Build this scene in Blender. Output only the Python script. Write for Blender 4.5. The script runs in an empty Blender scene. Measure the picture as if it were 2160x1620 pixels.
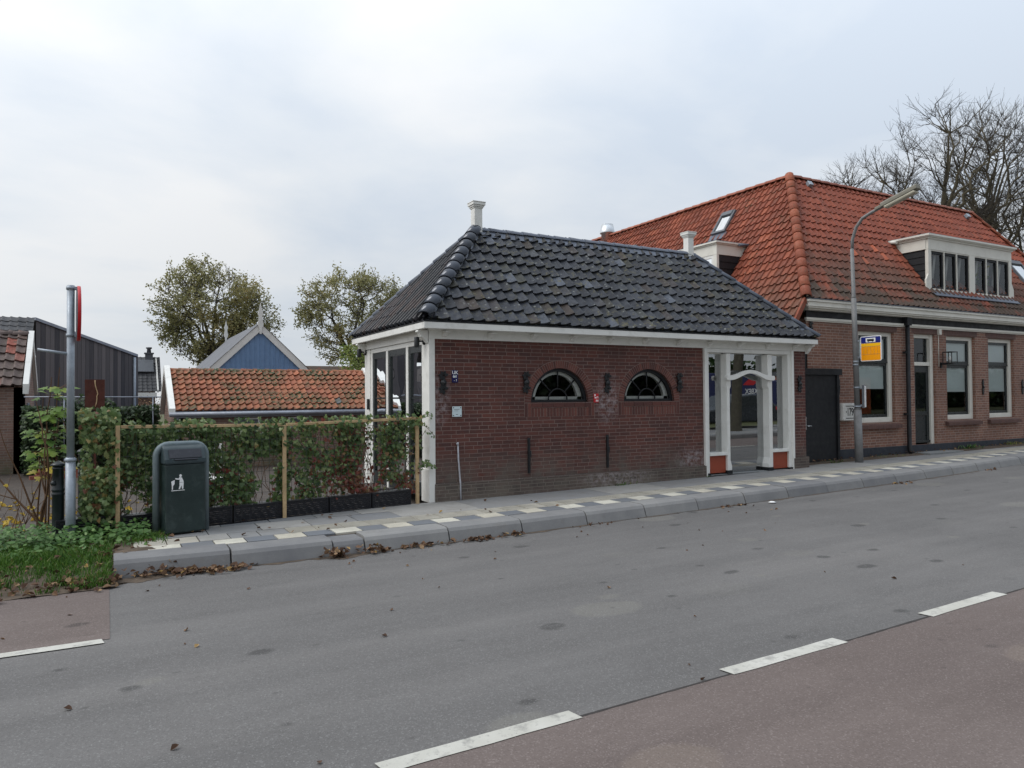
import bpy, bmesh, math, random
from math import sin, cos, pi, radians, sqrt, atan2
from mathutils import Vector as V, Matrix, geometry, noise
random.seed(7)
SC = bpy.context.scene
COL = SC.collection
ROOT = {}

def lin(c):
    c = c / 255.0
    return c / 12.92 if c <= 0.04045 else ((c + 0.055) / 1.055) ** 2.4
def rgb(r, g, b, k=1.0):
    return (lin(r) * k, lin(g) * k, lin(b) * k, 1.0)
def gz(x):                       # the street climbs gently towards the right
    return .0103 * max(0.0, min(x, 40.0) - 4.3)

# ------------------------------------------------------------------ mesh collector
class MB:
    def __init__(s):
        s.v = []; s.f = []; s.r = []; s.sm = []; s.uv = {}
    def face(s, pts, r=0.0, sm=False, uv=None):
        n = len(s.v); s.v.extend([tuple(p) for p in pts])
        s.f.append(tuple(range(n, n + len(pts)))); s.r.append(r); s.sm.append(sm)
        if uv: s.uv[len(s.f) - 1] = uv
    def idx(s, pts, faces, r=0.0, sm=False):
        n = len(s.v); s.v.extend([tuple(p) for p in pts])
        for f in faces:
            s.f.append(tuple(n + i for i in f)); s.r.append(r); s.sm.append(sm)
    def box(s, x0, x1, y0, y1, z0, z1, r=0.0):
        s.idx([(x0,y0,z0),(x1,y0,z0),(x1,y1,z0),(x0,y1,z0),(x0,y0,z1),(x1,y0,z1),(x1,y1,z1),(x0,y1,z1)],
              [(0,3,2,1),(4,5,6,7),(0,1,5,4),(1,2,6,5),(2,3,7,6),(3,0,4,7)], r)
    def obox(s, o, a, b, c, r=0.0):          # box from corner o along vectors a, b, c
        o = V(o); a = V(a); b = V(b); c = V(c)
        s.idx([o, o+a, o+a+b, o+b, o+c, o+a+c, o+a+b+c, o+b+c],
              [(0,3,2,1),(4,5,6,7),(0,1,5,4),(1,2,6,5),(2,3,7,6),(3,0,4,7)], r)
    def prism(s, poly, d, r=0.0):            # 3D polygon extruded by vector d
        poly = [V(p) for p in poly]; d = V(d); n = len(poly)
        s.idx(poly + [p + d for p in poly],
              [tuple(range(n)), tuple(range(2*n-1, n-1, -1))] + [(i, i+n, (i+1) % n + n, (i+1) % n) for i in range(n)], r)
    def tube(s, path, rad, n=8, cap=True, r=0.0, sm=True):
        path = [V(p) for p in path]
        if not hasattr(rad, '__len__'): rad = [rad] * len(path)
        t0 = (path[1] - path[0]).normalized()
        up = V((0, 0, 1)) if abs(t0.z) < .9 else V((1, 0, 0))
        a = t0.cross(up).normalized(); vs = []
        for i, p in enumerate(path):
            t = (path[min(i+1, len(path)-1)] - path[max(i-1, 0)]).normalized()
            a = (a - t * a.dot(t)).normalized(); b = t.cross(a)
            for k in range(n):
                an = 2 * pi * k / n
                vs.append(p + (a * cos(an) + b * sin(an)) * rad[i])
        fs = []
        for i in range(len(path) - 1):
            for k in range(n):
                fs.append((i*n+k, i*n+(k+1) % n, (i+1)*n+(k+1) % n, (i+1)*n+k))
        base = len(s.v)
        s.idx(vs, fs, r, sm)
        if cap:
            m = (len(path) - 1) * n
            s.f.append(tuple(base + k for k in range(n-1, -1, -1))); s.r.append(r); s.sm.append(False)
            s.f.append(tuple(base + m + k for k in range(n))); s.r.append(r); s.sm.append(False)
    def lathe(s, prof, c, n=20, r=0.0, axis=None):    # prof: (radius, height) pairs round z at c
        c = V(c); vs = []
        for (q, h) in prof:
            for k in range(n):
                an = 2 * pi * k / n
                p = V((q * cos(an), q * sin(an), h))
                if axis: p = axis @ p
                vs.append(c + p)
        fs = [(i*n+k, i*n+(k+1) % n, (i+1)*n+(k+1) % n, (i+1)*n+k) for i in range(len(prof)-1) for k in range(n)]
        base = len(s.v)
        s.idx(vs, fs, r, True)
        s.f.append(tuple(base + k for k in range(n-1, -1, -1))); s.r.append(r); s.sm.append(False)
        m = (len(prof)-1) * n
        s.f.append(tuple(base + m + k for k in range(n))); s.r.append(r); s.sm.append(False)
    def holes(s, outer, holes, fn, r=0.0, flip=False):   # flat wall with openings; fn maps 2D -> 3D
        loops = [[V((p[0], p[1], 0)) for p in L] for L in [outer] + holes]
        flat = [p for L in loops for p in L]
        tris = geometry.tessellate_polygon(loops)
        s.idx([fn(p.x, p.y) for p in flat], [tuple(t if not flip else t[::-1]) for t in tris], r)
    def build(s, name, mat, parent=None, bevel=0.0, clips=None, off=None):
        if off is None:
            off = ROOT.get(parent.name, V((0, 0, 0))) if parent else V((0, 0, 0))
        me = bpy.data.meshes.new(name)
        me.from_pydata([(p[0]-off[0], p[1]-off[1], p[2]-off[2]) for p in s.v], [], s.f)
        at = me.attributes.new('rnd', 'FLOAT', 'FACE')
        if len(at.data) == len(s.r): at.data.foreach_set('value', s.r)
        me.polygons.foreach_set('use_smooth', s.sm)
        uvl = me.uv_layers.new(name='UVMap')
        buf = [0.0] * (2 * len(me.loops))
        for i, f in enumerate(s.f):
            if i in s.uv:
                u = s.uv[i]
            else:
                p0 = s.v[f[0]]; p1 = s.v[f[1]]; p2 = s.v[f[2]]
                ax = p1[0]-p0[0]; ay = p1[1]-p0[1]; az = p1[2]-p0[2]
                bx = p2[0]-p0[0]; by = p2[1]-p0[1]; bz = p2[2]-p0[2]
                nx = abs(ay*bz-az*by); ny = abs(az*bx-ax*bz); nz = abs(ax*by-ay*bx)
                if nz >= nx and nz >= ny: u = [(s.v[k][0], s.v[k][1]) for k in f]
                elif ny >= nx: u = [(s.v[k][0], s.v[k][2]) for k in f]
                else: u = [(s.v[k][1], s.v[k][2]) for k in f]
            st = me.polygons[i].loop_start
            for k, q in enumerate(u):
                buf[2*(st+k)] = q[0]; buf[2*(st+k)+1] = q[1]
        uvl.data.foreach_set('uv', buf)
        if clips:
            bm = bmesh.new(); bm.from_mesh(me)
            for (pt, no) in clips:
                bmesh.ops.bisect_plane(bm, geom=bm.verts[:]+bm.edges[:]+bm.faces[:], plane_co=V(pt)-V(off), plane_no=V(no), clear_outer=True)
            bm.to_mesh(me); bm.free()
        me.update()
        me.materials.append(mat)
        o = bpy.data.objects.new(name, me); COL.objects.link(o)
        if parent:
            o.parent = parent
            ROOT[o.name] = ROOT.get(parent.name, V((0, 0, 0)))
        if bevel:
            md = o.modifiers.new('bevel', 'BEVEL'); md.width = bevel; md.segments = 2; md.limit_method = 'ANGLE'
        return o

def tag(o, label=None, cat=None, group=None, kind=None):
    if label: o['label'] = label
    if cat: o['category'] = cat
    if group: o['group'] = group
    if kind: o['kind'] = kind
    return o
def thing(name, label, cat, loc=(0,0,0), rz=0.0, group=None, local=False):
    o = bpy.data.objects.new(name, None); COL.objects.link(o)
    o.location = loc; o.rotation_euler = (0, 0, rz); o.empty_display_size = .2
    ROOT[o.name] = V((0, 0, 0)) if local else V(loc)
    return tag(o, label, cat, group)
def copytree(o, parent=None):
    c = o.copy(); COL.objects.link(c)
    if parent: c.parent = parent
    for ch in list(o.children): copytree(ch, c)
    return c
def text(name, s, size, loc, parent, mat, rot=(pi/2, 0, 0), ext=.001, align='CENTER', sx=1.0):
    cu = bpy.data.curves.new(name, 'FONT'); cu.body = s; cu.size = size; cu.extrude = ext; cu.align_x = align; cu.align_y = 'CENTER'
    cu.offset = size * .012
    t = bpy.data.objects.new(name, cu); COL.objects.link(t)
    dg = bpy.context.evaluated_depsgraph_get()
    me = bpy.data.meshes.new_from_object(t.evaluated_get(dg))
    bpy.data.objects.remove(t); me.materials.clear(); me.materials.append(mat)
    o = bpy.data.objects.new(name, me); COL.objects.link(o)
    o.rotation_euler = rot; o.scale = (sx, 1, 1)
    off = ROOT.get(parent.name, V((0, 0, 0)))
    o.location = V(loc) - off; o.parent = parent
    ROOT[o.name] = off
    return o

# ------------------------------------------------------------------ materials
class N:
    def __init__(s, name):
        s.m = bpy.data.materials.new(name); s.m.use_nodes = True
        s.t = s.m.node_tree; s.t.nodes.clear()
        s.out = s.n('ShaderNodeOutputMaterial')
    def n(s, typ, **kw):
        x = s.t.nodes.new(typ)
        for k, val in kw.items():
            if k.startswith('_'): setattr(x, k[1:], val)
            else: x.inputs[k.replace('__', ' ')].default_value = val
        return x
    def l(s, a, b): s.t.links.new(a, b)
    def obj(s):
        if not hasattr(s, 'tc'): s.tc = s.n('ShaderNodeTexCoord')
        return s.tc.outputs['Object']
    def uvo(s):
        if not hasattr(s, 'tc'): s.tc = s.n('ShaderNodeTexCoord')
        return s.tc.outputs['UV']
    def noise(s, scale, detail=4, rough=.55, vec=None, dist=0.0):
        x = s.n('ShaderNodeTexNoise', Scale=scale, Detail=detail, Roughness=rough, Distortion=dist)
        s.l(vec if vec is not None else s.obj(), x.inputs['Vector']); return x.outputs['Fac']
    def ramp(s, fac, stops, interp='LINEAR'):
        x = s.n('ShaderNodeValToRGB'); e = x.color_ramp; e.interpolation = interp
        while len(e.elements) < len(stops): e.elements.new(.5)
        for el, (p, c) in zip(e.elements, stops):
            el.position = p; el.color = c if len(c) == 4 else (*c, 1)
        s.l(fac, x.inputs['Fac']); return x.outputs['Color']
    def val(s, fac, a, b, lo=0.0, hi=1.0):
        x = s.n('ShaderNodeMapRange'); x.inputs[1].default_value = a; x.inputs[2].default_value = b
        x.inputs[3].default_value = lo; x.inputs[4].default_value = hi
        s.l(fac, x.inputs[0]); return x.outputs[0]
    def mix(s, fac, a, b, mode='MIX'):
        x = s.n('ShaderNodeMix'); x.data_type = 'RGBA'; x.blend_type = mode
        for sock, v in ((x.inputs[0], fac), (x.inputs[6], a), (x.inputs[7], b)):
            if hasattr(v, 'node'): s.l(v, sock)
            else: sock.default_value = v
        return x.outputs[2]
    def math(s, op, a, b=0.0):
        x = s.n('ShaderNodeMath'); x.operation = op
        for sock, v in ((x.inputs[0], a), (x.inputs[1], b)):
            if hasattr(v, 'node'): s.l(v, sock)
            else: sock.default_value = v
        return x.outputs[0]
    def attr(s, name='rnd'):
        x = s.n('ShaderNodeAttribute'); x.attribute_name = name; return x.outputs['Fac']
    def bsdf(s, col, rough=.6, bump=None, bstr=.3, bdist=.01, metal=0.0, spec=.5, sss=None):
        p = s.n('ShaderNodeBsdfPrincipled')
        p.inputs['Metallic'].default_value = metal; p.inputs['Specular IOR Level'].default_value = spec
        for sock, v in ((p.inputs['Base Color'], col), (p.inputs['Roughness'], rough)):
            if hasattr(v, 'node'): s.l(v, sock)
            else: sock.default_value = v
        if bump is not None:
            b = s.n('ShaderNodeBump'); b.inputs['Strength'].default_value = bstr; b.inputs['Distance'].default_value = bdist
            s.l(bump, b.inputs['Height']); s.l(b.outputs[0], p.inputs['Normal'])
        s.l(p.outputs[0], s.out.inputs['Surface']); return p
    def done(s): return s.m

def paint(name, c, rough=.45, var=.12, scale=3.0, dirt=None, dirt_amt=.3, bump=.0, metal=0.0, spec=.5):
    m = N(name)
    f = m.noise(scale, 5, .6)
    a = tuple(min(1, x * (1 - var)) for x in c[:3]) + (1,); b = tuple(min(1, x * (1 + var)) for x in c[:3]) + (1,)
    col = m.ramp(f, [(.3, a), (.7, b)])
    if dirt:
        g = m.val(m.noise(scale * 2.7, 8, .7), .52, .75, 0, dirt_amt)
        col = m.mix(g, col, dirt)
    fine = m.noise(60, 3)
    m.bsdf(col, m.val(m.noise(9, 4), .3, .7, max(.03, rough - .1), min(1, rough + .12)), fine if bump else None, bump, .004, metal, spec)
    return m.done()

def brick(name, c1, c2, mortar, bw=.225, bh=.062, ms=.006, dirt=None, smear=None, bstr=.5, row_var=True):
    m = N(name)
    uv = m.uvo()
    wob = m.n('ShaderNodeVectorMath', _operation='ADD')
    nz = m.n('ShaderNodeTexNoise', Scale=2.5, Detail=2.0); m.l(uv, nz.inputs['Vector'])
    sc = m.n('ShaderNodeVectorMath', _operation='SCALE'); sc.inputs['Scale'].default_value = .006
    m.l(nz.outputs['Color'], sc.inputs[0]); m.l(uv, wob.inputs[0]); m.l(sc.outputs[0], wob.inputs[1])
    b = m.n('ShaderNodeTexBrick', Scale=1.0)
    b.inputs['Brick Width'].default_value = bw; b.inputs['Row Height'].default_value = bh
    b.inputs['Mortar Size'].default_value = ms; b.inputs['Mortar Smooth'].default_value = .25; b.inputs['Bias'].default_value = 0.0
    b.offset = .37; b.offset_frequency = 2; b.squash = .72; b.squash_frequency = 5
    b.inputs['Color1'].default_value = c1; b.inputs['Color2'].default_value = c2; b.inputs['Mortar'].default_value = mortar
    m.l(wob.outputs[0], b.inputs['Vector'])
    col = b.outputs['Color']
    # per-brick tone (white noise on the brick's own cell) and large soft tone
    big = m.noise(.9, 4, .6, uv)
    col = m.mix(m.val(big, .3, .72, 0, .55), col, tuple(x * .6 for x in c2[:3]) + (1,))
    med = m.noise(7, 5, .7, uv)
    col = m.mix(m.val(med, .5, .8, 0, .35), col, tuple(min(1, x * 1.5) for x in c1[:3]) + (1,))
    if dirt:
        sep = m.n('ShaderNodeSeparateXYZ'); m.l(uv, sep.inputs[0])
        low = m.math('MULTIPLY', m.val(sep.outputs[1], dirt[1], dirt[2], 1, 0), m.val(m.noise(2.2, 6, .7, uv), .35, .6, 0, .85))
        col = m.mix(low, col, dirt[0])
    if smear:                                  # salt bloom below an anchor / at a corner: (x, z, rx, rz)
        for (sx, sz, rx, rz) in smear:
            mp = m.n('ShaderNodeMapping'); m.l(uv, mp.inputs[0])
            mp.inputs['Location'].default_value = (-sx / rx, -sz / rz, 0); mp.inputs['Scale'].default_value = (1/rx, 1/rz, 1)
            g = m.n('ShaderNodeTexGradient', _gradient_type='SPHERICAL'); m.l(mp.outputs[0], g.inputs[0])
            k = m.math('MULTIPLY', m.val(g.outputs['Fac'], 0, .6, 0, 1), m.val(m.noise(11, 6, .75, uv), .45, .62, 0, .55))
            col = m.mix(k, col, (.42, .37, .38, 1))
    fine = m.noise(45, 4, .7, uv)
    h = m.math('ADD', m.math('MULTIPLY', b.outputs['Fac'], -1.0), m.math('MULTIPLY', fine, .35))
    m.bsdf(col, m.val(med, .3, .7, .62, .9), h, bstr, .006)
    return m.done()

def tiles(name, stops, moss=None, lichen=None, rough=.55, moss_amt=(.52, .66), spec=.5, sootz=None, metal=0.0):
    m = N(name)
    col = m.ramp(m.attr(), stops)
    f = m.noise(14, 6, .7)
    col = m.mix(m.val(f, .45, .75, 0, .45), col, tuple(x * .45 for x in stops[0][1][:3]) + (1,))
    if sootz:                                  # algae film spread over part of the slope (own outline, not shading)
        sep = m.n('ShaderNodeSeparateXYZ'); m.l(m.obj(), sep.inputs[0])
        k = m.math('MULTIPLY', m.val(sep.outputs[2], sootz[1] - .2, sootz[2] - .2, 1, 0), m.val(m.noise(1.1, 5, .65), .34, .5, .15, .95))
        col = m.mix(k, col, sootz[0])
        k2 = m.val(m.noise(.55, 5, .6), .6, .72, 0, .4)
        col = m.mix(k2, col, sootz[0])
    if moss:
        g = m.math('MULTIPLY', m.val(m.noise(1.3, 3, .6), .35, .6), m.val(m.noise(11, 6, .72), moss_amt[0], moss_amt[1]))
        col = m.mix(g, col, moss)
    if lichen:
        v = m.n('ShaderNodeTexVoronoi', Scale=9.0); m.l(m.obj(), v.inputs['Vector'])
        g = m.math('MULTIPLY', m.val(v.outputs['Distance'], .12, .24, 1, 0), m.val(m.noise(26, 5, .7), .45, .58))
        col = m.mix(g, col, lichen)
    m.bsdf(col, m.val(f, .3, .7, rough - .12, rough + .2), m.noise(50, 4, .7), .25 if rough > .3 else .06, .004, metal, spec)
    return m.done()

def foliage(name, stops, trans=.25, rough=.55):
    m = N(name)
    col = m.ramp(m.attr(), stops)
    col = m.mix(m.val(m.noise(25, 3), .3, .7, 0, .25), col, tuple(x * .5 for x in stops[0][1][:3]) + (1,))
    d = m.n('ShaderNodeBsdfPrincipled'); m.l(col, d.inputs['Base Color']); d.inputs['Roughness'].default_value = rough
    d.inputs['Specular IOR Level'].default_value = .35
    t = m.n('ShaderNodeBsdfTranslucent'); m.l(col, t.inputs['Color'])
    x = m.n('ShaderNodeMixShader'); x.inputs[0].default_value = trans
    m.l(d.outputs[0], x.inputs[1]); m.l(t.outputs[0], x.inputs[2]); m.l(x.outputs[0], m.out.inputs['Surface'])
    return m.done()

def glass(name, refl=.12, tint=(.75, .78, .78, 1), wav=.0, mult=1.6):
    m = N(name)
    fr = m.n('ShaderNodeFresnel', IOR=1.5)
    k = m.math('MINIMUM', m.math('ADD', m.math('MULTIPLY', fr.outputs[0], mult), refl), 1.0)
    g = m.n('ShaderNodeBsdfGlossy', Roughness=.0); g.inputs['Color'].default_value = (.93, .95, .96, 1)
    t = m.n('ShaderNodeBsdfTransparent'); t.inputs['Color'].default_value = tint
    if wav:
        b = m.n('ShaderNodeBump'); b.inputs['Strength'].default_value = wav; b.inputs['Distance'].default_value = .02
        m.l(m.noise(1.6, 1), b.inputs['Height']); m.l(b.outputs[0], g.inputs['Normal'])
    x = m.n('ShaderNodeMixShader'); m.l(k, x.inputs[0]); m.l(t.outputs[0], x.inputs[1]); m.l(g.outputs[0], x.inputs[2])
    m.l(x.outputs[0], m.out.inputs['Surface'])
    return m.done()

def asphalt(name, c, c_lo, c_hi, stone):
    m = N(name)
    k = lambda f: tuple(min(1, x * f) for x in c[:3]) + (1,)
    big = m.noise(.3, 5, .6)
    mp = m.n('ShaderNodeMapping'); m.l(m.obj(), mp.inputs[0]); mp.inputs['Scale'].default_value = (.07, 1.5, 1)   # wheel tracks along the street
    wear = m.noise(1.0, 4, .55, mp.outputs[0])
    col = m.ramp(m.math('ADD', m.math('MULTIPLY', big, .45), m.math('MULTIPLY', wear, .55)), [(.36, c_lo), (.5, c), (.64, c_hi)])
    def spots(scale, r0, r1, lo, hi, amt, seed, tint):
        mq = m.n('ShaderNodeMapping'); m.l(m.obj(), mq.inputs[0]); mq.inputs['Location'].default_value = (seed, seed * 1.7, 0); mq.inputs['Scale'].default_value = (.8, 1.25, 1)
        nz = m.n('ShaderNodeTexNoise', Scale=5.0, Detail=3.0); m.l(mq.outputs[0], nz.inputs['Vector'])
        sc = m.n('ShaderNodeVectorMath', _operation='SCALE'); sc.inputs['Scale'].default_value = .10; m.l(nz.outputs['Color'], sc.inputs[0])
        ad = m.n('ShaderNodeVectorMath', _operation='ADD'); m.l(mq.outputs[0], ad.inputs[0]); m.l(sc.outputs[0], ad.inputs[1])
        v = m.n('ShaderNodeTexVoronoi', _voronoi_dimensions='2D', Scale=scale); m.l(ad.outputs[0], v.inputs['Vector'])
        q = m.n('ShaderNodeSeparateColor'); m.l(v.outputs['Color'], q.inputs[0])
        rad = m.val(q.outputs[1], 0, 1, r0 * .5, r1)
        f = m.math('MULTIPLY', m.val(m.math('SUBTRACT', v.outputs['Distance'], rad), -.02, .02, 1, 0), m.val(q.outputs[0], lo, hi, 0, amt))
        return m.mix(f, col, tint)
    pale = tuple(x * y for x, y in zip(c[:3], (1.32, 1.32, 1.22))) + (1,)
    col = spots(.75, .06, .2, .45, .65, .6, 3.3, pale)
    col = spots(1.1, .04, .1, .40, .50, .72, 7.1, k(.40))
    col = spots(2.6, .03, .07, .7, .8, .5, 1.9, k(.5))
    mp3 = m.n('ShaderNodeMapping'); m.l(m.obj(), mp3.inputs[0]); mp3.inputs['Scale'].default_value = (.5, 1.6, 1)
    blot = m.noise(1.2, 7, .68, mp3.outputs[0])
    col = m.mix(m.val(blot, .52, .72, 0, .4), col, k(.74))
    col = m.mix(m.val(blot, .46, .30, 0, .3), col, k(1.22))
    v = m.n('ShaderNodeTexVoronoi', Scale=130.0); m.l(m.obj(), v.inputs['Vector'])
    sv = m.n('ShaderNodeSeparateColor'); m.l(v.outputs['Color'], sv.inputs[0])
    col = m.mix(m.val(sv.outputs[0], .8, 1, 0, .3), col, stone)
    col = m.mix(m.val(sv.outputs[1], .72, 1, 0, .32), col, k(.4))
    fine = m.noise(160, 3, .7)
    m.bsdf(col, m.val(blot, .3, .7, .74, .95), m.math('ADD', m.math('MULTIPLY', v.outputs['Distance'], .6), fine), .4, .004, 0, .3)
    return m.done()

M = {}
M['white'] = paint('white_paint', rgb(228, 227, 222), .4, .05, 1.6, rgb(140, 136, 122), .3, .08)
M['cream'] = paint('cream_paint', rgb(222, 219, 209), .45, .05, 1.6, rgb(120, 112, 95), .2, .05)
M['black'] = paint('black_paint', rgb(13, 15, 20), .6, .2, 2.0, rgb(60, 60, 58), .25, .05)
M['green_black'] = paint('dark_green_paint', rgb(30, 37, 38), .32, .15, 2.0)
M['iron'] = paint('black_iron', rgb(24, 26, 29), .42, .25, 9.0, rgb(60, 58, 55), .2, .2)
M['zinc'] = paint('zinc_sheet', rgb(150, 155, 165), .5, .12, 3.0, rgb(90, 92, 96), .35, .1, .35)
M['lead'] = paint('lead_flashing', rgb(98, 104, 116), .55, .14, 4.0, rgb(75, 78, 84), .4, .15, .2)
M['galv'] = paint('galvanised_steel', rgb(155, 163, 172), .48, .12, 14.0, rgb(105, 112, 120), .4, .1, .35)
M['grey_pole'] = paint('weathered_grey_pole', rgb(122, 122, 122), .6, .14, 7.0, rgb(80, 78, 74), .4, .2)
M['orange_panel'] = paint('rust_orange_panel', rgb(150, 68, 44), .5, .08, 2.0, rgb(110, 48, 32), .25)
M['steel'] = paint('bright_steel', rgb(205, 208, 210), .28, .06, 5.0, None, 0, 0, .85)
M['dark_room'] = paint('dark_room', rgb(40, 36, 33), .9, .3, 1.2)
M['room_floor'] = paint('room_floor', rgb(70, 62, 52), .8, .3, 2.2)
M['blind'] = paint('roller_blind', rgb(226, 234, 232), .8, .04, 1.0)
M['curtain'] = paint('pale_curtain', rgb(200, 200, 196), .9, .08, 6.0)
M['text_black'] = paint('black_lettering', rgb(20, 20, 22), .5)
M['text_white'] = paint('white_lettering', rgb(235, 235, 235), .5, .02)
M['blue_enamel'] = paint('blue_enamel', rgb(22, 22, 78), .25, .1)
M['red_enamel'] = paint('red_enamel', rgb(190, 36, 44), .35, .06)
M['plaque'] = paint('pale_plaque', rgb(205, 220, 224), .3, .03)
M['lorry_blue'] = paint('lorry_blue', rgb(20, 28, 78), .4, .08)
M['sign_blue'] = paint('sign_blue', rgb(24, 36, 120), .4, .05)
M['sign_yellow'] = paint('sign_yellow', rgb(252, 190, 20), .4, .03)
M['sign_amber'] = paint('sign_amber', rgb(248, 160, 8), .4, .03)
M['sign_red'] = paint('sign_red', rgb(186, 24, 34), .45, .05)
M['sign_back'] = paint('sign_back', rgb(88, 92, 98), .5, .08)
M['bin_green'] = paint('bin_green', rgb(33, 48, 47), .42, .15, 3.0, rgb(84, 98, 95), .4, .1)
M['bin_lid'] = paint('bin_lid', rgb(48, 62, 66), .45, .1, 3.0, rgb(90, 102, 104), .3, .1)
M['bin_flap'] = paint('bin_flap', rgb(40, 42, 50), .4, .15, 5.0, rgb(120, 120, 122), .15)
M['bin_frame'] = paint('bin_frame', rgb(112, 124, 128), .5, .1, 6.0, rgb(70, 84, 80), .45, .1, .2)
M['bollard'] = paint('bollard_paint', rgb(22, 31, 33), .35, .15, 5.0, rgb(70, 78, 78), .15)
M['plastic'] = paint('navy_black_plastic', rgb(22, 23, 30), .4, .15, 3.0)
M['post_wood'] = paint('fence_wood', rgb(190, 162, 122), .7, .18, 6.0, rgb(104, 76, 48), .5, .3)
M['bark'] = paint('bark', rgb(68, 64, 54), .9, .25, 5.0, rgb(88, 96, 62), .5, .8)
M['bark_pale'] = paint('bark_pale', rgb(92, 84, 68), .9, .25, 5.0, rgb(76, 88, 54), .55, .8)
M['twig'] = paint('twig', rgb(62, 56, 50), .9, .2, 3.0)
M['stem'] = paint('stem_brown', rgb(92, 66, 44), .85, .2, 6.0)
M['lamp_glass'] = paint('lamp_cover', rgb(196, 190, 172), .35, .06, 4.0, rgb(130, 122, 100), .35)
M['lamp_house'] = paint('lamp_housing', rgb(124, 120, 108), .6, .12, 6.0, rgb(80, 80, 66), .5)
M['corten'] = paint('corten_steel', rgb(82, 44, 34), .85, .25, 6.0, rgb(120, 60, 36), .4, .3)
M['blue_board'] = paint('blue_boards', rgb(112, 142, 178), .55, .08, 3.0, rgb(90, 116, 150), .3, .1)
M['grey_slate'] = paint('grey_roofing', rgb(98, 100, 106), .6, .15, 2.0, rgb(70, 72, 74), .4, .2)
M['soil'] = paint('soil', rgb(82, 70, 58), .95, .35, 5.0, rgb(120, 102, 84), .5, .9)
M['paving_slab'] = paint('concrete_step', rgb(128, 130, 130), .8, .12, 5.0, rgb(90, 92, 88), .4, .3)
M['plinth'] = paint('blue_black_plinth', rgb(46, 50, 58), .75, .18, 2.5, rgb(84, 82, 76), .3, .2)
M['wire'] = paint('wire', rgb(60, 64, 60), .5)
M['litter'] = paint('white_litter', rgb(225, 225, 225), .7)
M['strip'] = paint('pale_conduit', rgb(176, 176, 182), .6, .2, 20.0, rgb(120, 118, 118), .5)
M['pot'] = paint('terracotta_pot', rgb(170, 98, 62), .7)

M['brick_pav'] = brick('red_brown_brick', rgb(106, 61, 52), rgb(77, 48, 44), rgb(134, 114, 106), .228, .0625, .0052,
    dirt=(rgb(98, 92, 84), .42, .95), smear=[(7.72, 1.72, .34, .55), (9.75, .55, .6, .28), (4.5, 1.75, .22, .5)], bstr=.45)
M['brick_plinth'] = brick('plinth_brick', rgb(98, 80, 74), rgb(72, 62, 58), rgb(126, 118, 108), .222, .056, .006,
    dirt=(rgb(120, 112, 100), .05, .6), smear=[(7.9, .32, .9, .2)])
M['brick_house'] = brick('brown_red_brick', rgb(148, 106, 88), rgb(120, 84, 71), rgb(168, 152, 140), .215, .0635, .0075)
M['brick_house_trim'] = brick('brown_trim_brick', rgb(104, 72, 64), rgb(84, 58, 54), rgb(120, 102, 92), .064, .3, .005)
M['brick_shed'] = brick('brown_yard_brick', rgb(148, 116, 102), rgb(118, 92, 82), rgb(150, 140, 130), .21, .062, .008, dirt=(rgb(74, 84, 58), 0.0, .6))
M['brick_orange'] = brick('orange_brick', rgb(214, 112, 66), rgb(188, 92, 54), rgb(190, 140, 110), .21, .062, .006)

def arch_mat():
    m = N('arch_brick')
    col = m.ramp(m.attr(), [(0, rgb(78, 46, 42)), (.5, rgb(100, 58, 50)), (1, rgb(114, 68, 58))])
    col = m.mix(m.val(m.noise(22, 5, .7), .45, .75, 0, .5), col, rgb(72, 48, 44))
    m.bsdf(col, .8, m.noise(60, 4), .3, .004); return m.done()
M['arch'] = arch_mat()
M['mortar'] = paint('mortar', rgb(126, 108, 101), .9, .1, 12.0)

M['tile_black'] = tiles('blue_black_pantiles', [(0, rgb(39, 41, 47)), (.5, rgb(51, 54, 61)), (.78, rgb(62, 65, 72)), (.88, rgb(64, 55, 50)), (.94, rgb(56, 56, 50)), (1, rgb(88, 94, 106))],
    moss=rgb(92, 88, 62), lichen=rgb(128, 130, 126), rough=.55, moss_amt=(.52, .66), spec=.3)
M['tile_glazed'] = tiles('glazed_black_tiles', [(0, rgb(24, 25, 29)), (.55, rgb(34, 35, 40)), (.75, rgb(62, 45, 40)), (1, rgb(46, 48, 56))], rough=.32, spec=.45)
M['cap_glazed'] = tiles('glazed_ridge_tiles', [(0, rgb(46, 50, 58)), (1, rgb(58, 63, 73))], rough=.1, spec=1.0, metal=.45)
M['tile_orange'] = tiles('orange_red_pantiles', [(0, rgb(124, 59, 38)), (.5, rgb(140, 67, 43)), (.8, rgb(150, 74, 48)), (.97, rgb(130, 65, 45)), (1, rgb(196, 98, 62))],
    moss=rgb(86, 78, 58), rough=.66, moss_amt=(.56, .72), sootz=(rgb(68, 56, 44), 4.3, 5.8))
M['tile_orange_left'] = tiles('orange_red_pantiles_mossy', [(0, rgb(118, 58, 38)), (.5, rgb(136, 67, 44)), (.9, rgb(146, 75, 50)), (1, rgb(160, 86, 58))],
    moss=rgb(104, 96, 74), rough=.66, moss_amt=(.55, .7), sootz=(rgb(92, 74, 58), 2.9, 5.0))
M['cap_orange'] = tiles('orange_ridge_tiles', [(0, rgb(142, 74, 52)), (1, rgb(166, 92, 64))], moss=rgb(110, 84, 66), rough=.66)
M['tile_shed'] = tiles('orange_shed_pantiles', [(0, rgb(130, 74, 50)), (.5, rgb(152, 88, 60)), (.96, rgb(172, 102, 70)), (1, rgb(90, 94, 98))],
    moss=rgb(58, 66, 34), lichen=rgb(84, 70, 56), rough=.7, moss_amt=(.44, .52))
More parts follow.
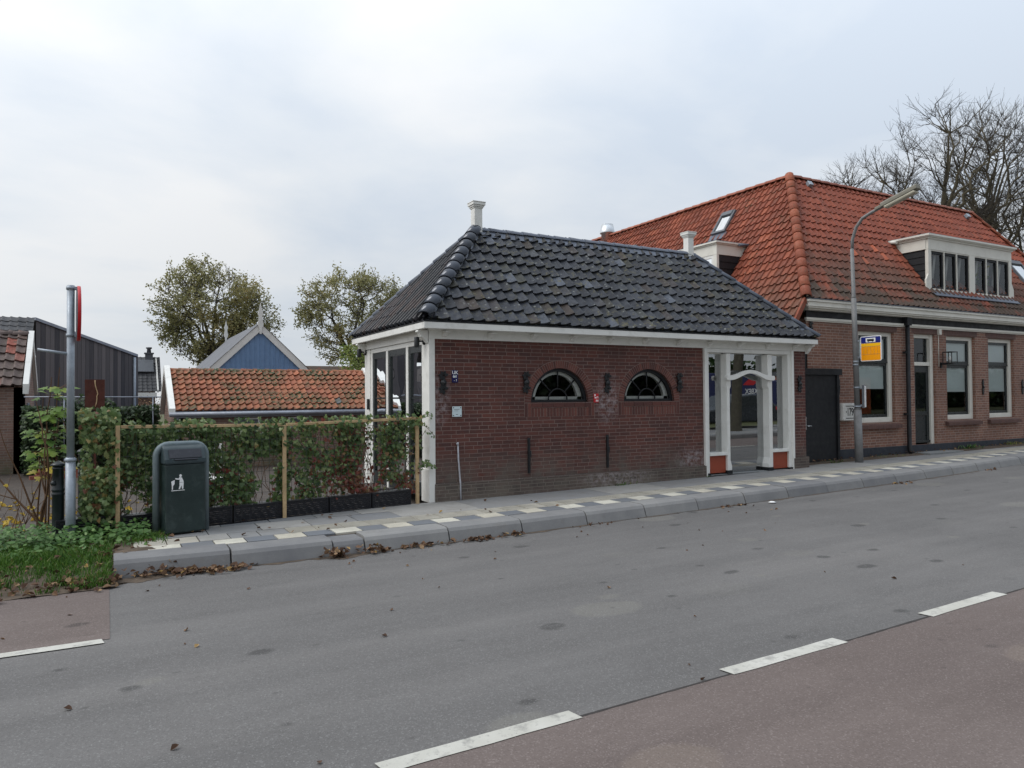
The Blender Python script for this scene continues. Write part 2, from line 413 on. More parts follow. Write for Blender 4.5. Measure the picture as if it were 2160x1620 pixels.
M['tile_brown'] = tiles('brown_grey_pantiles', [(0, rgb(84, 72, 68)), (.6, rgb(104, 88, 82)), (.85, rgb(112, 90, 82)), (1, rgb(156, 84, 68))], moss=rgb(74, 70, 56), rough=.7)
M['tile_far'] = tiles('dark_far_tiles', [(0, rgb(62, 63, 66)), (1, rgb(84, 84, 86))], rough=.75)

M['asphalt'] = asphalt('grey_asphalt', (.132, .126, .122, 1), (.110, .105, .102, 1), (.158, .150, .144, 1), (.34, .34, .33, 1))
M['asphalt_red'] = asphalt('red_asphalt', (.136, .108, .098, 1), (.116, .091, .083, 1), (.160, .128, .116, 1), (.36, .31, .29, 1))
def marking():
    m = N('road_paint')
    f = m.noise(7, 6, .72)
    col = m.ramp(m.noise(3, 4), [(.3, rgb(172, 170, 160)), (.7, rgb(192, 190, 182))])
    col = m.mix(m.val(f, .54, .66, 0, .65), col, (.2, .19, .18, 1))
    col = m.mix(m.val(m.noise(34, 8, .8), .58, .66, 0, .75), col, (.14, .13, .125, 1))
    m.bsdf(col, .75, m.noise(120, 3), .4, .003); return m.done()
M['marking'] = marking()
M['joint'] = paint('joint_tar', rgb(52, 48, 46), .9, .3, 8.0)
def pav():
    m = N('paving_tiles')
    a = m.attr()
    col = m.ramp(a, [(0, rgb(132, 132, 132)), (.12, rgb(152, 150, 146)), (.24, rgb(122, 124, 127)), (.36, rgb(170, 165, 153)), (.5, rgb(188, 182, 166)), (.66, rgb(200, 196, 182)), (.8, rgb(104, 108, 114))], 'CONSTANT')
    col = m.mix(m.val(m.noise(3.1, 6, .7), .4, .75, 0, .5), col, rgb(112, 108, 100))
    col = m.mix(m.val(m.noise(70, 4, .7), .5, .8, 0, .35), col, rgb(80, 80, 80))
    m.bsdf(col, .85, m.noise(110, 3), .35, .003); return m.done()
M['pav'] = pav()
def kerbm():
    m = N('kerb_concrete')
    col = m.ramp(m.math('ADD', m.math('MULTIPLY', m.noise(1.6, 6, .7), .7), m.math('MULTIPLY', m.attr(), .3)), [(.3, rgb(106, 106, 108)), (.7, rgb(136, 135, 133))])
    col = m.mix(m.val(m.noise(90, 4, .7), .5, .8, 0, .35), col, rgb(84, 83, 84))
    col = m.mix(m.val(m.noise(5, 6, .72), .56, .75, 0, .4), col, rgb(104, 96, 86))
    m.bsdf(col, .85, m.noise(100, 3), .35, .003); return m.done()
M['kerb'] = kerbm()
def groundm():
    m = N('ground_earth')
    col = m.ramp(m.noise(.6, 6, .7), [(.3, rgb(70, 66, 46)), (.5, rgb(76, 82, 46)), (.7, rgb(92, 84, 64))])
    m.bsdf(col, .95, m.noise(20, 4), .6, .02); return m.done()
M['ground'] = groundm()
M['yard'] = brick('yard_clinkers', rgb(78, 66, 56), rgb(58, 50, 44), rgb(44, 39, 33), .2, .07, .006, bstr=.6)
def planks(name, c, c2, w):
    m = N(name)
    sep = m.n('ShaderNodeSeparateXYZ'); m.l(m.uvo(), sep.inputs[0])
    q = m.math('DIVIDE', sep.outputs[0], w)
    fl = m.math('FLOOR', q); wn = m.n('ShaderNodeTexWhiteNoise', _noise_dimensions='1D'); m.l(fl, wn.inputs['W'])
    mp = m.n('ShaderNodeMapping'); m.l(m.uvo(), mp.inputs[0]); mp.inputs['Scale'].default_value = (9, .5, 1)
    g = m.noise(2.5, 5, .65, mp.outputs[0])
    col = m.ramp(m.math('ADD', m.math('MULTIPLY', wn.outputs['Value'], .55), m.math('MULTIPLY', g, .45)), [(.2, c), (.8, c2)])
    fr = m.math('FRACT', q)
    gap = m.math('MAXIMUM', m.val(fr, .02, .06, 1, 0), m.val(fr, .94, .98, 0, 1))
    col = m.mix(m.math('MULTIPLY', gap, .85), col, tuple(x * .15 for x in c[:3]) + (1,))
    m.bsdf(col, .8, m.math('SUBTRACT', g, gap), .5, .01); return m.done()
M['planks_dark'] = planks('dark_weathered_planks', rgb(66, 64, 68), rgb(112, 106, 106), .17)
M['leaf_ivy'] = foliage('ivy_leaves', [(0, rgb(48, 68, 40)), (.3, rgb(84, 108, 62)), (.55, rgb(120, 140, 86)), (.7, rgb(150, 156, 104)), (.8, rgb(150, 134, 78)), (.88, rgb(124, 84, 62)), (1, rgb(128, 54, 50))], .25, .4)
M['leaf_hedge'] = foliage('hedge_leaves', [(0, rgb(30, 46, 26)), (.6, rgb(50, 70, 38)), (1, rgb(80, 98, 54))], .15, .5)
M['leaf_tree'] = foliage('autumn_tree_leaves', [(0, rgb(112, 114, 78)), (.4, rgb(146, 144, 98)), (.75, rgb(170, 160, 110)), (1, rgb(176, 148, 98))], .45)
M['leaf_shrub'] = foliage('yellow_green_shrub_leaves', [(0, rgb(88, 108, 48)), (.6, rgb(128, 142, 66)), (1, rgb(164, 160, 78))], .3)
M['leaf_sapling'] = foliage('sapling_leaves', [(0, rgb(72, 104, 44)), (.5, rgb(112, 142, 58)), (.8, rgb(156, 160, 66)), (1, rgb(206, 180, 60))], .35, .5)
M['leaf_ground'] = foliage('ground_cover_leaves', [(0, rgb(54, 88, 40)), (.6, rgb(86, 122, 60)), (1, rgb(118, 146, 82))], .25, .5)
M['leaf_dead'] = foliage('fallen_leaves', [(0, rgb(74, 54, 42)), (.4, rgb(104, 79, 62)), (.75, rgb(136, 107, 82)), (.92, rgb(160, 134, 102)), (1, rgb(178, 146, 82))], .1, .8)
M['leaf_yellow'] = foliage('yellow_fallen_leaves', [(0, rgb(160, 132, 50)), (1, rgb(206, 176, 70))], .2, .7)
M['grass'] = foliage('grass_blades', [(0, rgb(50, 82, 30)), (.6, rgb(84, 122, 46)), (.9, rgb(116, 144, 66)), (1, rgb(150, 140, 92))], .3, .5)
M['glass'] = glass('window_glass', .02, (.95, .97, .97, 1), .0, .9)
M['glass_shop'] = glass('shop_glass', .34, (.45, .48, .48, 1), .02)
M['glass_side'] = glass('side_glass', .28, (.5, .52, .52, 1), .12)
M['glass_sky'] = glass('rooflight_glass', .45, (.5, .55, .58, 1))
# ------------------------------------------------------------------ roof helpers
PROF = [(0, .12), (.14, 0.0), (.32, .05), (.50, .22), (.66, .55), (.80, .93), (.90, 1.0), (.97, .72), (1.0, .16)]
def tile_field(mb, P0, a, b, La, Lb, w, h, amp=.04, lip=.034, skip=None, seed=1, jit=.004, rs=None, stagger=0.0):
    rnd = random.Random(seed)
    P0 = V(P0); a = V(a).normalized(); b = V(b).normalized(); n = a.cross(b)
    if n.z < 0: n = -n
    cols = int(math.ceil(La / w)); rows = int(math.ceil(Lb / h)); K = len(PROF)
    for j in range(rows):
        for i in range(cols):
            u0 = i * w + (stagger * w if j % 2 else 0); s0 = j * h
            if skip and skip(u0 + w/2, s0 + h/2): continue
            dj = rnd.uniform(-jit, jit); tl = rnd.uniform(-jit, jit); ds = rnd.uniform(-jit, jit) * 1.5 - (rnd.uniform(.015, .04) if rnd.random() < .012 else 0)
            dj += .022 * noise.noise(V((u0 * .5 + seed, s0 * .7, seed)))
            r = rnd.random() if rs is None else rs(rnd, u0, s0)
            lo = []; hi = []; un = []
            for (t, z) in PROF:
                base = P0 + a * (u0 + t * w)
                lo.append(base + b * (s0 + ds) + n * (z * amp + lip + dj + tl * (t - .5)))
                hi.append(base + b * (s0 + h * 1.1) + n * (z * amp + .002))
                un.append(base + b * (s0 + ds + .012) + n * (z * amp * .7 + dj - .012))
            base_i = len(mb.v); mb.v.extend([tuple(p) for p in lo + hi + lo + un])
            for k in range(K - 1):
                mb.f.append((base_i+k, base_i+k+1, base_i+K+k+1, base_i+K+k)); mb.r.append(r); mb.sm.append(True)
                q = base_i + 2*K
                mb.f.append((q+K+k, q+K+k+1, q+k+1, q+k)); mb.r.append(r); mb.sm.append(False)
def caps(mb, p0, p1, rad=.1, seg=.3, seed=2, lift=.0, n=8):       # overlapping half-round ridge or hip tiles, p0 low end
    rnd = random.Random(seed); p0 = V(p0); p1 = V(p1); d = (p1 - p0); L = d.length; d.normalize()
    k = max(1, int(round(L / seg))); s = L / k
    side = d.cross(V((0, 0, 1))).normalized(); up = side.cross(d).normalized()
    if up.z < 0: up = -up
    for i in range(k):
        r = rnd.random(); c0 = p0 + d * (i * s - .035) + up * (lift + .012 + rnd.uniform(-.004, .004)); c1 = p0 + d * ((i + 1) * s + .03) + up * lift
        R0 = rad; R1 = rad * .9; vs = []
        for (c, R) in ((c0, R0), (c1, R1), (c0, R0 - .02)):
            for q in range(n + 1):
                an = pi * q / n
                vs.append(c + side * (cos(an) * R) + up * (sin(an) * R * .85))
        m = n + 1; b0 = len(mb.v); mb.v.extend([tuple(p) for p in vs])
        for q in range(n):
            mb.f.append((b0+q, b0+q+1, b0+m+q+1, b0+m+q)); mb.r.append(r); mb.sm.append(True)
            mb.f.append((b0+2*m+q, b0+2*m+q+1, b0+q+1, b0+q)); mb.r.append(r); mb.sm.append(False)

# ------------------------------------------------------------------ ground, road, kerb, pavement
def kerb_y(x):                                   # bottom front line of the kerb
    pts = [(-60, 8.25), (2.3, 8.24), (5, 8.31), (8, 8.42), (10.5, 8.52), (13, 8.64), (16, 8.84), (19, 9.12), (23, 9.6), (28, 10.4), (40, 13.0), (70, 22.0)]
    for (x0, y0), (x1, y1) in zip(pts, pts[1:]):
        if x <= x1: return y0 + (y1 - y0) * (x - x0) / (x1 - x0)
    return pts[-1][1]
def lane_y(x): return 3.43 + .027 * (x - 2.0) if x < 12 else 3.70 + .03 * (x - 12) + .004 * (x - 12) ** 2
def strip(mb, x0, x1, dx, ya, yb, z, ny=1):
    n = max(1, int(round((x1 - x0) / dx)))
    fa = ya if callable(ya) else (lambda x: ya); fb = yb if callable(yb) else (lambda x: yb)
    vs = []
    for i in range(n + 1):
        x = x0 + (x1 - x0) * i / n
        for j in range(ny + 1):
            vs.append((x, fa(x) + (fb(x) - fa(x)) * j / ny, z + gz(x)))
    mb.idx(vs, [(i*(ny+1)+j, (i+1)*(ny+1)+j, (i+1)*(ny+1)+j+1, i*(ny+1)+j+1) for i in range(n) for j in range(ny)], 0, True)

mb = MB(); strip(mb, -300, 340, 4, -300, 340, -.08); tag(mb.build('ground', M['ground']), kind='structure')
mb = MB(); strip(mb, -70, 70, .5, 1.2, lambda x: kerb_y(x) + .06 if x > .05 else 7.98 - .012 * x, -.03, 8)
tag(mb.build('road', M['asphalt']), kind='structure')
mb = MB(); strip(mb, -70, 70, .5, 1.2, lambda x: lane_y(x) - .03, -.026, 3)
strip(mb, -40, .02, .5, lambda x: 6.27 - .012 * x, lambda x: 7.96 - .012 * x, -.026, 2)
tag(mb.build('red_cycle_lane', M['asphalt_red']), kind='structure')
mb = MB()
def dash(x0, x1, f, w):
    n = 6; lo = []; hi = []
    for i in range(n + 1):
        x = x0 + (x1 - x0) * i / n
        lo.append((x + .02, f(x) + random.uniform(-.004, .004), -.022 + gz(x))); hi.append((x, f(x) + w + random.uniform(-.003, .003), -.022 + gz(x)))
    mb.face(lo + hi[::-1])
for x0, x1 in ((-3.5, -2.35), (-1.18, -.01), (1.14, 2.285), (3.475, 4.625), (5.7, 6.84), (7.98, 9.13), (10.3, 11.45), (12.6, 13.7), (15, 16.1), (17.4, 18.5), (19.8, 20.9), (22.2, 23.3), (24.6, 25.7), (27, 28.1)):
    dash(x0, x1, lambda x: lane_y(x) - .055, .115)
for x0, x1 in ((-1.7, -.035), (-4.1, -2.9), (-6.5, -5.3)):
    dash(x0, x1, lambda x: 6.17 - .012 * x, .11)
tag(mb.build('road_marking', M['marking']), kind='structure')
mb = MB(); rs_ = random.Random(6)                # dark open joint between the grey and the red asphalt
prev = None
for i in range(420):
    x = -1 + i * .08; y = lane_y(x) - .03; w = .006 + .012 * abs(noise.noise(V((x * 2.1, 0, 0)))) + rs_.uniform(0, .006); c = [(x, y - w, -.0245 + gz(x)), (x, y + w * .6, -.0245 + gz(x))]
    if prev: mb.face([prev[0], c[0], c[1], prev[1]])
    prev = c
tag(mb.build('road_joint', M['joint']), kind='structure')
mb = MB(); prev = None                            # soil washed against the foot of the kerb
for i in range(330):
    x = -.1 + i * .05; w = max(.004, .05 + .13 * noise.noise(V((x * 1.9, 5, 0))) + .05 * noise.noise(V((x * 9, 1, 0)))); w = w * (1.5 if x < 2.9 else .55)
    c = [(x, kerb_y(x) - w, -.0265 + gz(x)), (x, kerb_y(x) + .05, -.0262 + gz(x))]
    if prev: mb.face([prev[0], c[0], c[1], prev[1]])
    prev = c
tag(mb.build('gutter_dirt', M['soil']), kind='structure')
mb = MB(); strip(mb, -.6, .7, .1, 7.8, 8.5, -.036); tag(mb.build('gutter_bed', M['soil']), kind='structure')

# kerb stones of the far pavement
mb = MB(); rk = random.Random(3)
def kerb_stone(x0, x1, y0, y1, r, g=.009, low=0.0):
    def sec(x, y): z = gz(x); return [(x, y, -.06+z), (x, y+.01, -.02+z), (x, y+.055, .1+z-low), (x, y+.085, .138+z-low), (x, y+.125, .15+z-low), (x, y+.42, .152+z-low), (x, y+.42, -.06+z)]
    a = sec(x0 + g, y0); b = sec(x1 - g, y1); k = len(a)
    mb.idx(a + b, [(i, i+k, (i+1) % k + k, (i+1) % k) for i in range(k)] + [tuple(range(k-1, -1, -1)), tuple(range(k, 2*k))], r)
xs = [1.16, 2.25, 2.62, 3.7]
while xs[-1] < 60: xs.append(xs[-1] + 1.055)
for x0, x1 in zip(xs, xs[1:]):
    kerb_stone(x0, x1, kerb_y(x0) + rk.uniform(-.006, .006), kerb_y(x1) + rk.uniform(-.006, .006), rk.random(), low=rk.uniform(0, .006) + (.02 if abs(x0 - 2.25) < .01 else 0))
kerb_stone(.05, 1.16, 8.35, 8.29, .2)
# kerb of the near pavement
for i in range(-30, 60):
    x0 = i * 1.0; r = rk.random(); z = gz(x0)
    mb.box(x0 + .005, x0 + .995, .95, 1.2, -.06 + z, .12 + z, r)
tag(mb.build('kerb', M['kerb']), kind='structure')

# pavement: joint bed and individual tiles in one sheet of paving
mb = MB()
strip(mb, .2, 60, .5, lambda x: kerb_y(x) + .4, lambda x: 10.5 if x < 12.9 else 10.75 + max(0, x - 26) * .4, .13, 2)
strip(mb, -30, 60, 1, -3.6, .955, .105, 2)
tag(mb.build('pavement_bed', M['soil']), kind='structure')
mb = MB(); rp = random.Random(5)
def slab(x0, x1, ya, yb, r, g=.0065, z=.15):
    dz = rp.uniform(-.002, .002); vs = []
    for (x, y) in ((x0+g, ya(x0)+g), (x1-g, ya(x1)+g), (x1-g, yb(x1)-g), (x0+g, yb(x0)-g)):
        vs.append((x, y, z + dz + gz(x)))
    dn = [(p[0], p[1], p[2] - .03) for p in vs]
    mb.idx(vs + dn, [(0, 1, 2, 3), (4, 5, 1, 0), (5, 6, 2, 1), (6, 7, 3, 2), (7, 4, 0, 3)], r)
off1 = lambda x: kerb_y(x) + .425
off2 = lambda x: kerb_y(x) + .735
off3 = lambda x: kerb_y(x) + 1.13
offB = lambda x: 10.46 if x < 12.95 else 10.70
i = 0; x = .38
while x < 45:
    w = .335
    slab(x, x + w, off1, off2, .55 + rp.random() * .22 if i % 2 == 0 else .85); i += 1; x += w
x = .25; i = 0
while x < 45:
    w = .335
    if x > 1.85:
        slab(x, x + w, off2, off3, .27 + .1 * rp.random() + .1)
        for k in range(5):
            y0 = off2(x + w/2) + .04 + k * .068; z = .149 + gz(x)
            mb.box(x + .012, x + w - .012, y0, y0 + .036, z, z + .006, .4)
    else:
        slab(x, x + w * (1 if i % 2 else 1), off2, off3, rp.choice([.02, .15, .4]))
    x += w; i += 1
x = .45; i = 0
mid = lambda x: off3(x) + (offB(x) - off3(x)) * .5
while x < 45:
    w = .61 if x < 3.4 else 1.22
    if x < 3.4 :
        slab(x, x + w, off3, lambda q: min(mid(q), offB(q)), rp.choice([.02, .15, .3]))
        slab(x + .2, x + w + .2, lambda q: min(mid(q), offB(q)), lambda q: min(offB(q), 9.9 + (q - .5) * .17) if q < 4 else offB(q), rp.choice([.02, .15, .3]))
    else:
        slab(x, x + w, off3, offB, rp.choice([.02, .05, .15]), .0025)
    x += w; i += 1
# near pavement
for i in range(-40, 80):
    for j in range(8):
        x0 = i * .6; y0 = .35 - j * .5
        slab(x0, x0 + .6, lambda q, y0=y0: y0, lambda q, y0=y0: y0 + .5, rp.choice([.02, .15, .3]), .004, .12)
tag(mb.build('pavement', M['pav']), kind='structure')

# earth and yard ground
def terrain(name, mat, x0, x1, y0, y1, nx, ny, zf, kind='structure'):
    mb = MB(); vs = []
    for i in range(nx + 1):
        for j in range(ny + 1):
            x = x0 + (x1 - x0) * i / nx; y = (y0(x) if callable(y0) else y0); yy = (y1(x) if callable(y1) else y1)
            y = y + (yy - y) * j / ny
            vs.append((x, y, zf(x, y)))
    mb.idx(vs, [(i*(ny+1)+j, (i+1)*(ny+1)+j, (i+1)*(ny+1)+j+1, i*(ny+1)+j+1) for i in range(nx) for j in range(ny)], 0, True)
    return tag(mb.build(name, mat), kind=kind)
def verge_z(x, y):
    t = max(0, min(1, (y - 7.9) / 1.0))
    return -.015 + .125 * t * t * (3 - 2 * t) + .03 * noise.noise(V((x * 1.7, y * 1.7, 0)))
terrain('verge', M['soil'], -14, .075, 7.93, lambda x: 10.8, 60, 30, lambda x, y: verge_z(x, y))
terrain('verge_end', M['soil'], .075, .74, 8.70, lambda x: 10.8 if x < .3 else 9.6, 14, 30, lambda x, y: .146 + .02 * noise.noise(V((x * 6, y * 5, 1))) - .05 * max(0, x - .45))
terrain('yard', M['yard'], -30, 30, 10.78, 60, 20, 20, lambda x, y: .05 - .05 * min(1, (y - 10.78) / 4) + .001)
terrain('planting_strip', M['soil'], 12.95, 45, lambda x: 10.66, lambda x: 11.0, 60, 3, lambda x, y: .15 + gz(x) + .035 * (1 if y > 10.7 else 0) + .012 * noise.noise(V((x*3, y*6, 0))))

# ------------------------------------------------------------------ the small brick pavilion
PX0, PX1, PY0, PY1 = 4.345, 12.85, 10.45, 13.62
ZT = 2.672
pav_o = thing('brick_pavilion', 'small dark brick pavilion with hipped black tile roof, white trim and two arched windows', 'pavilion', (PX0, PY0, .15))
pw = MB()
def arc_pts(cx, z0, r, n=28): return [(cx + r * cos(pi * k / n), z0 + r * sin(pi * k / n)) for k in range(n + 1)]
WIN = [(6.727, .578), (8.662, .586)]
outer = [(PX0 + .055, .12), (9.985, .12), (9.985, ZT), (PX0 + .055, ZT)]
pw.holes(outer, [arc_pts(cx, 1.668, r) for cx, r in WIN], lambda x, z: (x, PY0, z), flip=False)
for cx, r in WIN:                                 # reveals
    P = arc_pts(cx, 1.668, r); P = P + [P[0]]
    for a, b in zip(P, P[1:]):
        pw.face([(a[0], PY0, a[1]), (b[0], PY0, b[1]), (b[0], PY0 + .13, b[1]), (a[0], PY0 + .13, a[1])])
pw.box(12.44, PX1, PY0, PY0 + .22, .12, ZT)
pw.box(9.985, 9.9851, PY0, PY0 + .2, .12, ZT)
pw.box(PX1 - .22, PX1 - .001, PY0 + .22, PY1 - .22, .12, ZT)
pw.box(PX0 + .1, PX1 - .001, PY1 - .22, PY1, .12, ZT)
pw.build('wall', M['brick_pav'], pav_o)
pp = MB()
pp.box(PX0 + .07, 9.995, PY0 - .045, PY0 - .002, .1, .42); pp.face([(PX0 + .07, PY0 - .045, .421), (9.995, PY0 - .045, .421), (9.995, PY0 - .002, .436), (PX0 + .07, PY0 - .002, .436)])
pp.build('plinth', M['brick_plinth'], pav_o); pp = MB()
pp.box(12.445, PX1 + .035, PY0 - .045, PY0 - .002, .1, .47)
pp.build('plinth', M['brick_plinth'], pav_o)
rm = MB()                                          # the room behind the glass
rm.box(PX0 + .25, PX1 - .25, PY1 - .32, PY1 - .24, .2, 2.7)
rm.box(PX1 - .32, PX1 - .24, PY0 + .3, PY1 - .33, .2, 2.7)
rm.box(PX0 + .1, PX1 - .24, PY0 + .15, PY1 - .24, 2.7, 2.74)
rm.face([(PX0 + .3, PY0 + .16, .45), (9.9, PY0 + .16, .45), (9.9, PY0 + .16, 1.6), (PX0 + .3, PY0 + .16, 1.6)])
rm.build('room_lining', M['dark_room'], pav_o)
rf = MB(); rf.box(PX0 + .1, PX1 - .24, PY0 + .17, PY1 - .24, .18, .21); rf.build('floor', M['room_floor'], pav_o)
# arches and soldier courses
ra = random.Random(4)
for cx, r in WIN:
    ab = MB(); n = 46
    for k in range(n):
        a0 = pi * k / n + .006; a1 = pi * (k + 1) / n - .006; q = ra.random()
        pts = [(cx + R * cos(a), PY0 - .004, 1.668 + R * sin(a)) for (R, a) in ((r, a0), (r + .125, a0), (r + .125, a1), (r, a1))]
        ab.prism(pts, (0, .03, 0), q)
    for s in (-1, 1):                              # upright bricks running down beside the opening
        for t in range(2):
            xx = cx + s * (r + .03 + t * .064); ab.box(xx - .028, xx + .028, PY0 - .004, PY0 + .02, 1.43, 1.655, ra.random())
    x = cx - r
    while x < cx + r - .03:
        ab.box(x + .005, x + .056, PY0 - .004, PY0 + .02, 1.43, 1.575, ra.random()); x += .0612
    x = cx - r
    while x < cx + r - .02:
        ab.box(x + .005, min(x + .21, cx + r), PY0 - .012, PY0 + .02, 1.584, 1.655, ra.random() * .6); x += .215
    aro = ab.build('brick_arch', M['arch'], pav_o)
    am = MB(); n = 40
    for k in range(n):
        a0 = pi * k / n; a1 = pi * (k + 1) / n
        am.face([(cx + R * cos(a), PY0 - .0018, 1.668 + R * sin(a)) for (R, a) in ((r, a0), (r + .132, a0), (r + .132, a1), (r, a1))])
    am.face([(cx - r - .13, PY0 - .0018, 1.425), (cx + r + .13, PY0 - .0018, 1.425), (cx + r + .13, PY0 - .0018, 1.662), (cx - r - .13, PY0 - .0018, 1.662)])
    am.build('mortar_bed', M['mortar'], aro)
def ring(mb, cx, z0, r0, r1, y0, y1, n=36):
    for k in range(n):
        a0 = pi * k / n; a1 = pi * (k + 1) / n
        c = [(cx + R * cos(a), z0 + R * sin(a)) for (R, a) in ((r0, a0), (r1, a0), (r1, a1), (r0, a1))]
        mb.face([(p[0], y0, p[1]) for p in c])
        mb.face([(c[0][0], y0, c[0][1]), (c[3][0], y0, c[3][1]), (c[3][0], y1, c[3][1]), (c[0][0], y1, c[0][1])])
        mb.face([(c[1][0], y0, c[1][1]), (c[1][0], y1, c[1][1]), (c[2][0], y1, c[2][1]), (c[2][0], y0, c[2][1])])
for cx, r in WIN:
    wf = MB(); zb = 1.668; y0 = PY0 + .05; y1 = PY0 + .11
    ring(wf, cx, zb, r - .055, r - .002, y0, y1)
    wf.box(cx - r + .004, cx + r - .004, y0 - .006, y1, zb + .002, zb + .045)
    wo = wf.build('arched_window', M['black'], pav_o)
    mu = MB()
    hub = r * .325
    mu.tube([(cx + hub * cos(pi * k / 20), y0 + .03, zb + .04 + hub * sin(pi * k / 20)) for k in range(21)], .0125, 6)
    for a in (45, 90, 135):
        a = radians(a); mu.tube([(cx + q * cos(a), y0 + .03, zb + .04 + q * sin(a) * .99) for q in (hub, r - .07)], .0125, 6)
    mu.build('glazing_bars', M['black'], wo)
    gl = MB(); gl.face([(p[0], y0 + .045, p[1]) for p in arc_pts(cx, zb + .03, r - .04)]); gl.build('pane', M['glass'], wo)
    wi = MB(); ring(wi, cx, zb + .045, r - .15, r - .05, y1 + .012, y1 + .07)
    wi.box(cx - r + .06, cx + r - .06, y1 + .012, y1 + .07, zb + .045, zb + .095)
    wi.build('inner_frame', M['white'], wo)
# shop front
sf = MB(); Y = PY0
for (x0, x1, zb) in ((10.025, 10.105, .27), (12.30, 12.405, .27)): sf.box(x0, x1, Y - .02, Y + .17, zb, 2.595)
sf.box(9.975, 10.04, Y - .05, Y + .02, .42, ZT - .002); sf.box(12.39, 12.455, Y - .05, Y + .02, .45, ZT - .002)
sf.box(10.0, 10.03, Y - .045, Y + .02, .12, .42); sf.box(12.40, 12.43, Y - .045, Y + .02, .12, .45)
sf.box(10.04, 12.39, Y - .03, Y + .16, 2.595, ZT - .004)
def mullion(x0, x1, inner):                       # outline with shoulder and foot on the door side
    s = 1 if inner > 0 else -1
    e = x1 if s > 0 else x0; o = x0 if s > 0 else x1
    prof = [(o, .30), (e + s*.038, .30), (e + s*.038, .38), (e + s*.022, .43), (e, .50), (e, 1.88), (e + s*.01, 1.90), (e + s*.028, 1.94), (e + s*.028, 2.58), (o, 2.58)]
    sf.prism([(p[0], Y - .032, p[1]) for p in (prof if s > 0 else prof[::-1])], (0, .19, 0))
mullion(10.56, 10.638, 1); mullion(11.725, 11.82, -1)
for (x0, x1) in ((10.106, 10.56), (11.82, 12.30)):
    sf.box(x0, x1, Y - .04, Y + .15, .60, .655); sf.box(x0, x1, Y + .1, Y + .15, 2.57, 2.594)
so = sf.build('shop_front', M['white'], pav_o, bevel=.004)
br = MB(); top = []; bot = []
for k in range(25):
    t = k / 24; x = 10.56 + (11.80 - 10.56) * t
    sgm = .5 - .5 * cos(2 * pi * min(1, max(0, (t - .04) / .92)))
    zc = 2.105 + .125 * sgm
    th = .046 - .012 * sgm
    top.append((x, Y - .085, zc + th)); bot.append((x, Y - .085, zc - th))
lob = lambda cx, s: [(cx + s * .052 * cos(a), Y - .085, 2.105 + .052 * sin(a)) for a in [pi/2 - pi * q / 8 for q in range(1, 8)]]
br.prism(bot + lob(11.80, 1)[::-1] + top[::-1] + lob(10.56, -1), (0, .07, 0))
br.build('curved_brace', M['white'], so)
for (x0, x1) in ((10.106, 10.56), (11.821, 12.30)): og = MB(); og.box(x0, x1, Y + .02, Y + .05, .262, .6); og.build('kick_panel', M['orange_panel'], so)
for (x0, x1) in ((10.03, 10.11), (10.55, 10.68), (11.68, 11.825), (12.29, 12.40)): bk = MB(); bk.box(x0, x1, Y - .04, Y + .16, .236, .27 if x0 < 10.2 or x0 > 12 else .30); bk.build('post_shoe', M['black'], so)
bk = MB(); bk.box(10.03, 12.40, Y - .055, Y - .031, .18, .225); bk.build('bottom_rail', M['black'], so)
th = MB(); th.box(10.03, 12.4, Y - .03, Y + .9, .2, .235); th.build('threshold', M['paving_slab'], so)
for (x0, x1, z0) in ((10.106, 10.56, .655), (10.638, 11.725, .24), (11.82, 12.30, .655)):
    g = MB(); g.face([(x0, Y + .125, z0), (x1, Y + .125, z0), (x1, Y + .125, 2.6), (x0, Y + .125, 2.6)]); g.build('shop_pane', M['glass_shop'], so)
# glazed left end
ge = MB(); X = PX0 - .02
ge.box(X, X + .1, PY0 - .02, PY0 + .28, .15, ZT); ge.box(X - .012, X + .08, PY0 - .032, PY0 + .292, .15, .66)
ge.box(X + .08, X + .095, PY0 - .014, PY0 + .0, .15, ZT)
ge.box(X, X + .1, PY1 - .30, PY1 + .01, .15, ZT); ge.box(X - .012, X + .08, PY1 - .31, PY1 + .02, .15, .66)
ge.box(X + .02, X + .1, PY0 + .28, PY1 - .30, 2.60, ZT + .01)
for (y0, y1) in ((13.22, 13.32), (12.36, 12.46), (11.37, 11.47)): ge.box(X + .015, X + .09, y0, y1, .18, 2.60)
geo = ge.build('glazed_end', M['white'], pav_o, bevel=.006)
for (y0, y1) in ((10.732, 11.37), (11.47, 12.36), (12.46, 13.22)):
    d = MB(); a = .085; x0 = X + .03; x1 = X + .075
    d.box(x0, x1, y0, y0 + a, .2, 2.6); d.box(x0, x1, y1 - a, y1, .2, 2.6)
    d.box(x0, x1, y0 + a, y1 - a, 2.49, 2.6); d.box(x0, x1, y0 + a, y1 - a, .2, .42)
    d.box(x0 + .01, x1 - .01, y0 + a, y1 - a, 1.745, 1.775); d.box(x0 + .01, x1 - .01, y0 + a, y1 - a, .98, 1.01)
    do = d.build('glazed_door', M['green_black'], geo)
    g = MB(); g.face([(X + .055, y0 + .05, .3), (X + .055, y1 - .05, .3), (X + .055, y1 - .05, 2.55), (X + .055, y0 + .05, 2.55)]); g.build('pane', M['glass_side'], do)
